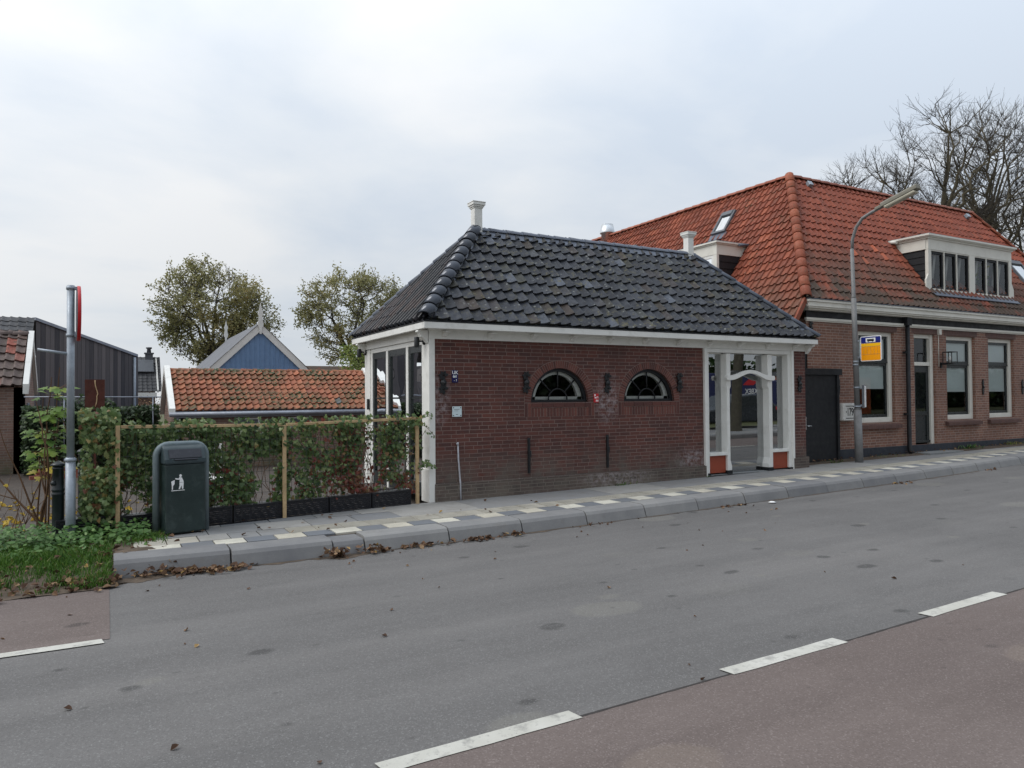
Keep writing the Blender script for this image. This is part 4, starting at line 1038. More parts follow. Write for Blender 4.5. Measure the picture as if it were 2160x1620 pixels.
for sx in (DX0 + .012, DX1 - .012):
    ck = MB(); s = 1 if sx > 20 else -1; n = 6
    for k in range(n):
        za = DZ0 + .0 + k * (DZ1 - DZ0) / n; zb = DZ0 + (k + 1) * (DZ1 - DZ0) / n
        ck.prism([(sx + s * .012, DY + .09, za), (sx + s * .012, back(za) + .1, za), (sx - s * .004, back(zb) + .1, zb), (sx - s * .004, DY + .09, zb)], (-s * .02, 0, 0))
    ck.build('dormer_cheek', M['black'], dmo)
cr = MB()
for (o, z0, z1) in ((.03, DZ2 - .08, DZ2 - .04), (.07, DZ2 - .04, DZ2 - .015), (.10, DZ2 - .015, DZ2 + .03)):
    cr.box(DX0 - o - .02, DX1 + o, DY - o, back(DZ2) + .12, z0 + .0006, z1)
cr.build('dormer_cornice', M['cream'], dmo)
lf = MB(); lf.box(DX0 - .09, DX1 + .07, DY - .08, back(DZ2) + .16, DZ2 + .031, DZ2 + .045)
lf.prism([(DX0 + .05, DY + .0, DZ0 - .005), (DX0 + .05, DY - .17, DZ0 - .17), (DX0 + .05, DY - .18, DZ0 - .155), (DX0 + .05, DY - .0, DZ0 + .012)], (DX1 - DX0 + .02, 0, 0))
lf.build('lead_flashing', M['lead'], dmo)
hp = MB(); hp.tube([(DX0 - .16, back(DZ2) - .25, DZ2 - .06), (DX0 - .16, back(DZ2) - .02, DZ2 - .02)], .045, 10); hp.build('gutter_end', M['cream'], dmo)
# side dormer
sx0, sy0, sy1, sz0, sz1, sz2 = 13.43, 13.53, 15.25, 4.3, 5.33, 5.64
bxk = lambda z: ax + (z - EZo) / slopeL
sd = MB()
sd.box(sx0, sx0 + .05, sy0, sy1, sz1, sz2 - .05); sd.prism([(sx0 + .051, sy0, sz1), (sx0 + .051, sy0, sz2 - .05), (bxk(sz2) + .1, sy0, sz2 - .05), (bxk(sz1) + .1, sy0, sz1)], (0, .05, 0)); sd.prism([(sx0 + .051, sy1 - .05, sz1), (sx0 + .051, sy1 - .05, sz2 - .05), (bxk(sz2) + .1, sy1 - .05, sz2 - .05), (bxk(sz1) + .1, sy1 - .05, sz1)], (0, .05, 0))
sd.box(sx0 + .002, sx0 + .08, sy0 + .002, sy0 + .12, sz0, sz1 - .001); sd.box(sx0 + .002, sx0 + .08, sy1 - .12, sy1 - .002, sz0, sz1 - .001); sd.box(sx0 + .002, sx0 + .08, sy0 + .82, sy0 + .92, sz0, sz1 - .001)
sdo = sd.build('dormer', M['cream'], ho, bevel=.004)
for (y0, y1) in ((sy0 + .122, sy0 + .818), (sy0 + .922, sy1 - .122)):
    s = MB(); q = .07; s.box(sx0 + .01, sx0 + .06, y0, y0 + q, sz0, sz1 - .002); s.box(sx0 + .01, sx0 + .06, y1 - q, y1, sz0, sz1 - .002); s.box(sx0 + .01, sx0 + .06, y0 + q, y1 - q, sz1 - q, sz1 - .002); s.build('casement', M['white'], sdo)
    g = MB(); g.face([(sx0 + .04, y0 + .05, sz0), (sx0 + .04, y1 - .05, sz0), (sx0 + .04, y1 - .05, sz1 - .05), (sx0 + .04, y0 + .05, sz1 - .05)]); g.build('pane', M['glass'], sdo)
s = MB(); s.box(sx0 + .25, sx0 + .28, sy0 + .1, sy1 - .1, sz0, sz1); s.build('roller_blind', M['blind'], sdo)
for (yy, s) in ((sy0 + .012, -1), (sy1 - .012, 1)):
    ck = MB()
    for k in range(6):
        za = sz0 + k * (sz1 - sz0) / 6; zb = sz0 + (k + 1) * (sz1 - sz0) / 6
        ck.prism([(sx0 + .08, yy + s * .012, za), (bxk(za) + .1, yy + s * .012, za), (bxk(zb) + .1, yy - s * .004, zb), (sx0 + .08, yy - s * .004, zb)], (0, -s * .02, 0))
    ck.build('dormer_cheek', M['black'], sdo)
cr = MB()
for (o, z0, z1) in ((.03, sz2 - .05, sz2 - .02), (.07, sz2 - .02, sz2 + .02)): cr.box(sx0 - o, bxk(sz2) + .12, sy0 - o, sy1 + o, z0 + .0005, z1)
cr.build('dormer_cornice', M['cream'], sdo)
lf = MB(); lf.box(sx0 - .06, bxk(sz2) + .2, sy0 - .06, sy1 + .06, sz2 + .021, sz2 + .035); lf.tube([(bxk(sz2) - .4, sy0 - .08, sz2 - .03), (bxk(sz2) - .05, sy0 - .08, sz2 + .0)], .035, 8); lf.build('lead_flashing', M['lead'], sdo)
# rooflights
def rooflight(par, P, a, b, wa, wb, lab=None):
    P = V(P); a = V(a).normalized(); b = V(b).normalized(); n = a.cross(b)
    if n.z < 0: n = -n
    f = MB(); e = .07
    P = P + n * .05
    f.obox(P, a * e, b * wb, n * .07); f.obox(P + a * (wa - e), a * e, b * wb, n * .07); f.obox(P + a * e, a * (wa - 2*e), b * e, n * .07); f.obox(P + a * e + b * (wb - 2*e), a * (wa - 2*e), b * 2*e, n * .09)
    o = f.build('rooflight', M['sign_back'], par)
    g = MB(); q = P + n * .045; g.face([q + a*e + b*e, q + a*(wa-e) + b*e, q + a*(wa-e) + b*(wb-2*e), q + a*e + b*(wb-2*e)]); g.build('pane', M['glass_sky'], o)
    u = MB(); q = P + n * .005; u.face([q + a*e + b*e, q + a*(wa-e) + b*e, q + a*(wa-e) + b*(wb-2*e), q + a*e + b*(wb-2*e)]); u.build('blind', M['curtain'], o)
    l = MB(); l.obox(P - b * .22 - a * .05 - n * .0, a * (wa + .1), b * .22, n * .012); l.build('flashing', M['lead'], o)
    return o
rooflight(ho, LP(14.93, 15.17) + V((0, 0, .035)), (0, -1, 0), upL, .52, .78)
rooflight(ho, LP(14.78, 19.35) + V((0, 0, .035)), (0, -1, 0), upL, .55, .78)
rooflight(ho, E0 + V((10.35, 0, 0)) + upF.normalized() * 1.25, (1, 0, 0), upF, .78, 1.0)
# small roof vents
for (x, sl) in ((16.25, 4.12), (23.55, 4.08)):
    v = MB(); q = E0 + V((x - ax, 0, 0)) + upF.normalized() * sl; n = V((0, -upF.z, upF.y)).normalized()
    v.obox(q + n * .05, (.16, 0, 0), upF.normalized() * .14, n * .1); v.build('roof_vent', M['galv'], ho, bevel=.01)
for (xa, sa, xb, sb) in ((16.33, 4.05, 16.33, .05),):   # dark tile rows where the party line meets
    v = MB(); n = V((0, -upF.z, upF.y)).normalized()
    v.tube([E0 + V((xa - ax, 0, 0)) + upF.normalized() * sa + n * .035, E0 + V((xb - ax, 0, 0)) + upF.normalized() * sb + n * .035], .032, 6); v.build('verge_roll', M['tile_orange'], ho)
v = MB(); v.lathe([(.22, 0), (.22, .28), (.27, .30), (.27, .33), (.21, .63), (.2, .63)], (15.8, 21.3, 7.35), 22)
v.lathe([(.185, .0), (.185, .01)], (15.8, 21.3, 7.974), 22); v.build('flue_cowl', M['steel'], ho)
# rainwater pipe
rp_ = MB(); xp = 17.05
rp_.tube([(xp, OY - .09, 3.60), (xp, OY - .09, .40), (xp, OY - .14, .33)], .05, 10); rp_.box(xp - .09, xp + .09, OY - .15, OY - .03, 3.43, 3.625)
for z in (2.75, 1.25): rp_.box(xp - .11, xp + .055, OY - .1, OY - .025, z, z + .05)
rp_.build('rainwater_pipe', M['black'], ho)
# fixtures on the house front
def barb(x, z, lab, top=False):
    a = thing('wall_anchor', lab, 'wall anchor', (x, OY, z), group='slim wall anchors of the house')
    b = MB(); b.prism([(x - .02, OY - .03, z - .2), (x + .02, OY - .03, z - .2), (x + .045, OY - .03, z - .05), (x + .02, OY - .03, z + .0), (x + .045, OY - .03, z + .12), (x, OY - .03, z + .22), (x - .045, OY - .03, z + .12), (x - .02, OY - .03, z), (x - .045, OY - .03, z - .05)], (0, .029, 0)); b.build('bar', M['iron'], a, bevel=.004)
    c = MB(); c.lathe([(.03, 0), (.028, .02), (.0, .03)], (x, OY - .03, z), 10, axis=Matrix.Rotation(pi/2, 3, 'X')); c.build('boss', M['iron'], a)
barb(14.56, 1.95, 'black iron wall anchor beside the gate and above the house number box')
barb(20.42, 1.93, 'black iron wall anchor between the two right hand windows')
barb(22.38, 1.93, 'black iron wall anchor right of the last window in view')
s = thing('mailbox', 'white letter box with house number 179 beside the grey lamp post', 'letter box', (14.77, OY, 1.16))
b = MB(); b.box(14.54, 15.0, OY - .15, OY - .002, 1.17, 1.56); b.build('box', M['white'], s, bevel=.012)
b = MB(); b.box(14.62, 14.95, OY - .153, OY - .1505, 1.49, 1.505); b.box(14.62, 14.95, OY - .153, OY - .1505, 1.215, 1.23); b.build('slot', M['text_black'], s)
text('lettering', '·179', .25, (14.75, OY - .153, 1.355), s, M['text_black'], sx=.62)
l = thing('wall_lantern', 'black cage wall lantern with conduit between door and window', 'lantern', (18.6, OY, 2.5))
b = MB(); b.box(18.51, 18.57, OY - .03, OY - .001, 2.42, 2.56); b.box(18.52, 18.78, OY - .2, OY - .031, 2.50, 2.53)
for dx in (18.53, 18.77):
    for dy in (-.29, -.07): b.box(dx - .008, dx + .008, OY + dy - .008, OY + dy + .008, 2.53, 2.82)
b.box(18.52, 18.78, OY - .3, OY - .285, 2.805, 2.825); b.box(18.52, 18.78, OY - .075, OY - .06, 2.805, 2.825); b.box(18.52, 18.535, OY - .285, OY - .075, 2.805, 2.825); b.box(18.765, 18.78, OY - .285, OY - .075, 2.805, 2.825); b.box(18.52, 18.78, OY - .3, OY - .06, 2.531, 2.545)
b.build('cage', M['iron'], l)
b = MB(); b.lathe([(.03, 0), (.035, .14), (.0, .17)], (18.65, OY - .18, 2.55), 10); b.build('bulb', M['curtain'], l)
b = MB(); b.tube([(18.45, OY - .012, 3.38), (18.45, OY - .012, 2.45)], .009, 6); b.box(18.42, 18.52, OY - .06, OY - .003, 3.26, 3.40); b.build('conduit', M['cream'], l)
b = MB(); b.box(17.35, 18.75, OY - .42, OY - .03, .25, .335)
tag(b.build('door_step', M['paving_slab'], bevel=.008), 'grey stone step slab below the dark green front door', 'step')
# ------------------------------------------------------------------ street lamp with bus stop sign and timetable case
Lb = V((14.60, 10.47, .25))
lamp = thing('street_lamp', 'grey leaning street lamp post with curved arm and long flat lamp head', 'street lamp', Lb)
top = V((14.47, 10.47, 5.1))
ax_ = lambda z: Lb + (top - Lb) * ((z - Lb.z) / (top.z - Lb.z))
b = MB(); b.tube([ax_(.1), ax_(1.42)], [.088, .083], 14); b.tube([ax_(1.42), ax_(1.47)], [.083, .062], 14); b.tube([ax_(1.47), ax_(3.2), ax_(3.9)], [.062, .056, .054], 14)
b.tube([ax_(3.9), ax_(3.93), ax_(5.0)], [.054, .042, .038], 12)
b.build('post', M['grey_pole'], lamp)
b = MB(); arm = [ax_(4.95), ax_(5.2) + V((0, -.02, 0)), ax_(5.45) + V((0, -.12, 0)), V((14.47, 10.2, 5.62)), V((14.47, 9.98, 5.70)), V((14.47, 9.6, 5.80))]
b.tube(arm, .034, 12); b.build('arm', M['grey_pole'], lamp)
hd = MB(); d = V((0, -1, .26)).normalized(); n = V((0, .26, 1)).normalized(); sx = V((1, 0, 0)); P = V((14.47, 9.72, 5.77))
hd.prism([P + sx*.09 - n*.03, P + sx*.09 + n*.05, P + sx*.04 + n*.085, P - sx*.04 + n*.085, P - sx*.09 + n*.05, P - sx*.09 - n*.03], d * .82); hd.prism([P + sx*.05 - n*.02, P + sx*.05 + n*.05, P - sx*.05 + n*.05, P - sx*.05 - n*.02], d * -.16)
ho_ = hd.build('lamp_head', M['lamp_house'], lamp, bevel=.015)
c = MB(); c.prism([P + d*.06 + sx*.088 - n*.031, P + d*.06 + sx*.07 - n*.085, P + d*.06 - sx*.07 - n*.085, P + d*.06 - sx*.088 - n*.031], d * .7); c.build('lamp_cover', M['lamp_glass'], ho_, bevel=.02)
bs = thing('bus_stop_sign', 'yellow and blue bus stop sign clamped to the grey lamp post', 'bus stop sign', (14.53, 10.1, 2.75))
X = 14.52; y0, y1, z0, z1 = 9.84, 10.335, 2.485, 3.03
def rrect(y0, y1, z0, z1, r, n=5):
    P = []
    for (cy, cz, a0) in ((y1 - r, z1 - r, 0), (y0 + r, z1 - r, 90), (y0 + r, z0 + r, 180), (y1 - r, z0 + r, 270)):
        for k in range(n + 1):
            a = radians(a0 + 90 * k / n); P.append((cy + r * cos(a), cz + r * sin(a)))
    return P
def plate(mb, y0, y1, z0, z1, r, x, t):
    mb.prism([(x, p[0], p[1]) for p in rrect(y0, y1, z0, z1, r)], (t, 0, 0))
b = MB(); plate(b, y0, y1, z0, z1, .035, X, .012); b.build('plate', M['text_white'], bs)
b = MB(); plate(b, y0 + .016, y1 - .016, z1 - .155, z1 - .016, .022, X - .0025, .002); b.build('blue_field', M['sign_blue'], bs)
b = MB(); plate(b, y0 + .016, y1 - .016, z1 - .225, z1 - .158, .004, X - .0025, .002); b.build('yellow_band', M['sign_yellow'], bs)
b = MB(); ym = (y0 + y1) / 2; plate(b, ym - .115, ym + .115, z1 - .135, z1 - .042, .008, X - .005, .002); b.build('pictogram_panel', M['text_white'], bs)
b = MB(); plate(b, ym - .085, ym + .085, z1 - .112, z1 - .085, .01, X - .0075, .002); plate(b, ym - .08, ym + .08, z1 - .083, z1 - .065, .006, X - .0075, .002)
for dy in (-.05, .05): plate(b, ym + dy - .014, ym + dy + .014, z1 - .124, z1 - .1125, .005, X - .0075, .002)
b.build('bus_pictogram', M['text_black'], bs)
b = MB(); plate(b, y0 + .016, y1 - .016, z0 + .016, z1 - .229, .02, X - .0025, .002); b.build('amber_field', M['sign_amber'], bs)
b = MB()
for z in (z0 + .145, z1 - .227): b.box(X - .0045, X - .0027, y0 + .02, y1 - .02, z, z + .004)
for k in range(1, 6):
    yy = y0 + k * (y1 - y0) / 6; b.box(X - .0045, X - .0027, yy - .0015, yy + .0015, z0 + .15, z1 - .229)
b.build('route_lines', M['lamp_house'], bs)
b = MB()
for z in (z0 + .08, z1 - .1): b.box(X + .013, X + .03, y0 + .05, 10.46, z, z + .03)
b.lathe([(.06, 0), (.06, .035)], (14.527, 10.47, 2.40), 14); b.lathe([(.06, 0), (.06, .035)], (14.533, 10.47, 2.47), 14); b.build('clamp', M['galv'], bs)
tc = thing('timetable_case', 'grey timetable case seen edge on at the back of the lamp post', 'timetable case', (14.62, 10.33, 1.7))
dt = V((cos(radians(31)), sin(radians(31)), 0)); nt_ = V((dt.y, -dt.x, 0)); pt_ = V((14.545, 10.43, 1.46)) + nt_ * .075
b = MB(); b.obox(pt_, dt * .32, nt_ * .05, (0, 0, .51)); b.build('case', M['sign_back'], tc, bevel=.008)
b = MB(); b.obox(pt_ + nt_ * .051 + dt * .015 + V((0, 0, .02)), dt * .29, nt_ * .012, (0, 0, .47)); b.build('timetable', M['text_white'], tc)
b = MB(); b.obox(pt_ - nt_ * .05 + dt * .06 + V((0, 0, .05)), dt * .04, nt_ * .05, (0, 0, .03)); b.obox(pt_ - nt_ * .05 + dt * .06 + V((0, 0, .42)), dt * .04, nt_ * .05, (0, 0, .03)); b.build('bracket', M['galv'], tc)
b = MB(); b.lathe([(.09, 0), (.09, .03)], (14.565, 10.47, 1.48), 14); b.lathe([(.068, 0), (.068, .03)], (14.555, 10.47, 1.90), 14); b.build('clamp', M['galv'], tc)

# ------------------------------------------------------------------ traffic sign pole
tp = thing('traffic_sign', 'galvanised pole with round red rimmed sign seen edge on at the grass verge', 'traffic sign', (-.37, 9.9, .08))
b = MB(); b.tube([(-.37, 9.9, -.1), (-.372, 9.9, 1.06)], .052, 16); b.lathe([(.052, 0), (.062, .01), (.062, .035), (.045, .05)], (-.372, 9.9, 1.05), 16); b.tube([(-.372, 9.9, 1.08), (-.375, 9.9, 3.10)], .040, 16); b.build('pole', M['galv'], tp)
rt = Matrix.Rotation(radians(3.6), 3, 'Z') @ Matrix.Rotation(pi/2, 3, 'Y'); cc = (-.312, 9.905, 2.775)
b = MB(); b.lathe([(.318, 0), (.322, .004), (.322, .03), (.316, .034), (.30, .030)], cc, 48, axis=rt); so_ = b.build('sign_disc', M['sign_red'], tp)
b = MB(); b.lathe([(.22, .0345), (.22, .037)], cc, 40, axis=rt); b.build('white_field', M['text_white'], so_)
b = MB(); b.lathe([(.30, -.006), (.30, -.0005)], cc, 40, axis=rt); b.build('sign_back', M['sign_back'], so_)
b = MB()
for z in (3.05, 2.50): b.lathe([(.048, 0), (.048, .035)], (-.375, 9.9, z), 16); b.box(-.34, -.305, 9.87, 9.93, z, z + .035)
b.build('clamp', M['galv'], tp)
b = MB(); b.tube([(-.38, 9.9, 2.30), (-.70, 9.9, 2.345)], .017, 10); b.build('side_arm', M['galv'], tp)

# ------------------------------------------------------------------ litter bin
lb = thing('litter_bin', 'dark green litter bin in a grey tube frame with white tidy person symbol', 'litter bin', (.785, 9.76, .15), radians(12), local=True)
W = .232
b = MB(); pts = [V((-.288, -.02, 0)), V((-.288, -.02, .93))] + [V((-.288 + .14 * (1 - cos(a)), -.02, .93 + .14 * sin(a))) for a in [pi/2 * k / 6 for k in range(1, 7)]]
pts += [V((.288 - .14 * (1 - cos(a)), -.02, .93 + .14 * sin(a))) for a in [pi/2 * k / 6 for k in range(6, -1, -1)]] + [V((.288, -.02, 0))]
b.tube(pts, .038, 14); b.build('tube_frame', M['bin_frame'], lb)
b = MB(); b.prism([(-W, -.20, .02), (W, -.20, .02), (W, -.185, .84), (-W, -.185, .84)], (0, .38, 0)); b.build('body', M['bin_green'], lb, bevel=.018)
b = MB()
b.prism([(-W - .01, -.205, .84), (-W - .01, -.20, .90), (-W - .01, -.13, 1.03), (-W - .01, -.06, 1.065), (-W - .01, .14, 1.065), (-W - .01, .19, 1.0), (-W - .01, .19, .84)], (2 * W + .02, 0, 0)); hd_ = b.build('hood', M['bin_lid'], lb, bevel=.02)
b = MB(); a = V((0, .07, .13)).normalized(); nn = V((0, -.13, .07)).normalized(); o = V((-W + .045, -.2, .90)) + nn * .004 + a * .01
b.obox(o, (2 * W - .09, 0, 0), a * .118, nn * .006); b.build('flap', M['bin_flap'], hd_, bevel=.004)
b = MB(); b.obox(V((-W + .1, -.203, .885)), (2 * W - .2, 0, 0), a * .014, nn * .02); b.build('flap_handle', M['bin_flap'], hd_)
pc = MB(); yy = -.2005
def flat(pl, q=0): pc.prism([(-.165 + p[0] * .15, yy + .0145 * (.32 + p[1] * .165 + .3) / .84, .53 + p[1] * .175) for p in pl], (0, -.006, 0))
flat([(.0, .62), (.26, .72), (.24, .45), (.12, .3), (.12, .08), (.04, .08), (.04, .35)])
flat([(.28, .78), (.34, .84), (.56, .80), (.62, .90), (.80, .86), (.92, .62), (.93, .54), (.62, .54), (.64, .72), (.40, .74)])
flat([(.62, .52), (.93, .52), (.90, .10), (.80, .08), (.78, .34), (.66, .10), (.55, .08), (.62, .32)])
flat([(.0, .02), (1.0, .02), (1.0, -.02), (.0, -.02)])
pl = [(.70 + .095 * cos(2*pi*k/14), .99 + .095 * sin(2*pi*k/14)) for k in range(14)]; flat(pl)
pc.build('tidy_symbol', M['text_white'], lb)
b = MB(); b.box(-W + .0, W, .181, .2, .05, .82); b.build('back_plate', M['bin_frame'], lb)

# ------------------------------------------------------------------ bollards
def bollard(x, y, z, h, lab):
    o = thing('bollard', lab, 'bollard', (x, y, z), group='black green cast bollards')
    b = MB(); k = h / .98
    b.lathe([(.085, 0), (.08, .08*k), (.064, .12*k), (.062, .58*k), (.068, .59*k), (.068, .605*k), (.062, .615*k), (.062, .63*k), (.068, .64*k), (.068, .655*k), (.062, .665*k), (.058, .88*k), (.064, .885*k), (.064, .90*k), (.056, .905*k), (.056, .915*k)], (x, y, z), 22); b.build('shaft', M['bollard'], o)
    c = MB(); c.lathe([(.06, .915*k), (.078, .92*k), (.08, .935*k), (.06, .95*k), (.025, .97*k), (.0, .98*k)], (x, y, z), 22); c.build('cap', M['bollard'], o)
    e = MB(); e.lathe([(.0, 0), (.022, .006), (.03, .02), (.026, .045), (.0, .06)], (x - .045, y - .05, z + .70*k), 12); e.build('ornament', M['bollard'], o)
bollard(-.50, 10.05, .06, 1.0, 'black green bollard standing left of the galvanised sign pole')
bollard(-.31, 12.4, .02, 1.05, 'black green bollard farther back, half hidden by the sign pole and ivy')

# ------------------------------------------------------------------ ivy screen: timber frame, planters, ivy
FA = V((.11, 9.92, .13)); FM = V((2.10, 10.17, .13)); FB = V((4.13, 10.45, .13))
fr = thing('timber_trellis', 'light wooden post and rail trellis frame along the back of the pavement', 'trellis', FA)
def post(p, h, w=.024):
    b = MB(); b.obox(V((p.x - w, p.y - w, p.z - .05)), (2*w, 0, 0), (0, 2*w, 0), (0, 0, h + .05)); b.build('post', M['post_wood'], fr, bevel=.004)
post(FA, 1.325); post(FM, 1.275); post(FB, 1.31)
for p, q, za, zb in ((FA, FM, 1.29, 1.26), (FM, FB, 1.26, 1.30)):
    d = (q - p); d.z = 0; L = d.length; d.normalize(); n = V((-d.y, d.x, 0))
    b = MB(); a = p + d * .03 - n * .02; b.prism([a + V((0, 0, za)), a + V((0, 0, za + .038)), p + d * (L - .03) - n * .02 + V((0, 0, zb + .038)), p + d * (L - .03) - n * .02 + V((0, 0, zb))], n * .04); b.build('rail', M['post_wood'], fr, bevel=.003)
w = MB()
for p, q in ((FA, FM), (FM, FB)):
    for k in range(1, 20):
        c = p + (q - p) * (k / 20); w.tube([c + V((0, .01, .25)), c + V((0, .01, 1.28))], .0025, 4, cap=False)
    for k in range(8):
        z = .25 + k * .14; w.tube([p + V((0, .012, z)), q + V((0, .012, z))], .0025, 4, cap=False)
w.build('wire_mesh', M['wire'], fr)
def planter(p, d, L, lab, h=.23):
    o = thing('planter_crate', lab, 'planter crate', p, group='black planter crates under the ivy')
    n = V((-d.y, d.x, 0)); b = MB(); a = p - n * .1
    for (s, dep) in ((-.1, .015), (.085, .015)):
        for k in range(9):                            # woven horizontal bands, wavy
            z0 = .012 + k * h / 9; pts = []
            for j in range(17):
                t = j / 16; off = s - .006 * sin(t * 2 * pi * 6 + (pi if k % 2 else 0))
                pts.append(p + d * (t * L) + n * off + V((0, 0, z0 + .002 * sin(t * 38 + k))))
            hh = V((0, 0, h / 9 - .004))
            b.idx(pts + [q + hh for q in pts] , [(j, j+1, j+18, j+17) for j in range(16)])
            b.idx([q + n * dep for q in pts] + [q + hh + n * dep for q in pts], [(j+1, j, j+17, j+18) for j in range(16)])
            b.idx([q + hh for q in pts] + [q + hh + n * dep for q in pts], [(j, j+1, j+18, j+17) for j in range(16)])
    for e in (0, L - .02): b.obox(p + d * e - n * .1, d * .02, n * .2, V((0, 0, h + .005)))
    b.obox(p - n * .106 + V((0, 0, h)), d * L, n * .212, V((0, 0, .012)))
    b.build('woven_side', M['plastic'], o)
    e = MB(); e.obox(p + d * .02 - n * .08 + V((0, 0, h - .03)), d * (L - .04), n * .16, V((0, 0, .02))); e.build('soil_fill', M['soil'], o)
pl_labs = ['black woven planter crate left of the trellis corner post beside the nettles', 'black woven planter crate directly behind the litter bin', 'black woven planter crate just right of the litter bin', 'black woven planter crate left of the middle trellis post',
           'black woven planter crate right of the middle trellis post', 'black woven planter crate under the reddening ivy', 'black woven planter crate at the foot of the right trellis post by the pavilion']
dF = (FB - FA); dF.z = 0; LF_ = dF.length; dF.normalize(); nF = V((-dF.y, dF.x, 0))
p0 = FA - dF * .62 - nF * .0
for k, lab in enumerate(pl_labs):
    planter(p0 + dF * (.655 * k) + V((0, 0, 0)) + (nF * .10 if k > 0 else nF * .2), dF, .635, lab)

IVY = [(0, .10), (.10, .62), (.30, .50), (.33, .86), (.5, 1.0)]
IVY = [(0, 0), (-.38, -.10), (-.50, .28), (-.26, .36), (-.30, .66), (-.1, .62), (0, 1.0), (.1, .62), (.30, .66), (.26, .36), (.50, .28), (.38, -.10)]
OVAL = [(0, 0), (-.22, .22), (-.27, .5), (-.15, .82), (0, 1.0), (.15, .82), (.27, .5), (.22, .22)]
QUAD = [(0, 0), (-.3, .5), (0, 1.0), (.3, .5)]
def leaf(mb, c, nrm, upv, size, r, shape=IVY, fold=.15):
    n = nrm.normalized(); u = (upv - n * upv.dot(n))
    if u.length < 1e-4: u = V((1, 0, 0)).cross(n)
    u.normalize(); s = u.cross(n)
    mb.face([c + s * (p[0] * size) + u * (p[1] * size) - n * (abs(p[0]) * fold * size) for p in shape], r)
def ivy_bay(name, p, q, h0, h1, n, lab, redfun, seed, thick=.1, over=.1, dens=None):
    r = random.Random(seed); o = thing(name, lab, 'ivy', p)
    d = q - p; d.z = 0; L = d.length; d.normalize(); nn = V((-d.y, d.x, 0)); b = MB()
    k = 0
    while k < n:
        t = r.uniform(-.02, 1.02); z = h0 + (h1 - h0) * (r.random() ** .92)
        if r.random() < .08: z = h1 + r.uniform(-.04, over)
        if dens:
            if r.random() > dens(t, (z - h0) / (h1 - h0)): continue
        else:
            f = noise.noise(V((t * L * 2.6 + seed, z * 3.2, seed)))
            if r.random() > .62 + f * 1.5: continue
        k += 1
        dep = r.gauss(0, thick * .5) - (r.uniform(.08, .16) if z > h1 - .05 and r.random() < .5 else 0)
        c = p + d * (t * L) + nn * dep + V((0, 0, z))
        nv = -nn + V((r.gauss(0, .5), r.gauss(0, .4), r.gauss(.35, .45)))
        uv_ = V((r.gauss(0, .6), r.gauss(0, .3), -1))
        leaf(b, c, nv, uv_, r.uniform(.035, .075), redfun(r, t, (z - h0) / (h1 - h0)), IVY, r.uniform(.0, .35))
    b.build('leaves', M['leaf_ivy'], o)
    s = MB()
    for k in range(int(L * 16)):
        t = r.random(); c = p + d * (t * L) + V((0, 0, .2)); path = [c]
        for j in range(7):
            c = c + V((r.gauss(0, .06), r.gauss(0, .015), (h1 - .25) / 7)); path.append(c)
        s.tube(path, .004, 4, cap=False)
    s.build('stems', M['stem'], o)
    return o
def red0(r, t, z):
    f = noise.noise(V((t * 5, z * 4, 2)))
    if z < .5 and r.random() < .08 + .2 * max(0, f): return r.uniform(.84, 1)
    return min(.82, max(0, r.gauss(.36, .18)))
def red1(r, t, z):
    a = math.exp(-((t - .55) / .22) ** 2) * max(0, 1 - z * 1.0) + math.exp(-((t - .97) / .12) ** 2) * max(0, .7 - z)
    if r.random() < a * 1.1 + .05: return r.uniform(.84, 1)
    return min(.82, max(0, r.gauss(.38, .2)))
ivy_bay('ivy_screen', FA + V((.02, .12, 0)), FM + V((0, .12, 0)), .2, 1.29, 4500, 'dark green ivy screen filling the left trellis bay behind the litter bin', red0, 41)
def dens1(t, z):
    f = noise.noise(V((t * 5.5 + 3, z * 3.4, 7))); return max(.04, .62 + f * 1.4 - (.2 if t > .6 and z < .75 else 0))
ivy_bay('ivy_screen', FM + V((0, .12, 0)), FB + V((.0, .12, 0)), .2, 1.29, 3800, 'thinning ivy screen with red leaves in the right trellis bay beside pavilion', red1, 42, dens=dens1)
def redw(r, t, z): return min(.9, max(.1, r.gauss(.5, .2)))
ivy_bay('climbing_shrub', V((-.27, 10.08, .08)), V((.13, 10.06, .1)), .18, 1.50, 1900, 'rambling pale green climber on the left of the trellis corner post', redw, 43, thick=.22)
# stray ivy tendrils above the right rail
tb = MB(); r = random.Random(9); st = MB()
for k in range(9):
    c = FB + V((r.uniform(-.5, .1), r.uniform(-.05, .05), 1.28)) if k < 6 else FB + V((0, -.02, .55)); path = [c]
    dr = V((r.uniform(-.1, 1.0), r.uniform(-.4, .1), r.uniform(-.1, .6))).normalized()
    for j in range(6):
        c = c + dr * .055 + V((0, 0, -.012 * j)); path.append(c)
        for q in range(3): leaf(tb, c + V((r.gauss(0, .02), r.gauss(0, .02), r.gauss(0, .02))), V((r.gauss(0, .5), -1, r.gauss(.4, .4))), V((r.gauss(0, 1), 0, -1)), r.uniform(.03, .05), r.uniform(.2, .6))
    st.tube(path, .003, 4, cap=False)
tn = thing('ivy_tendril', 'loose ivy tendrils reaching past the right trellis post towards the white corner', 'ivy', FB)
tb.build('leaves', M['leaf_ivy'], tn); st.build('stems', M['stem'], tn)

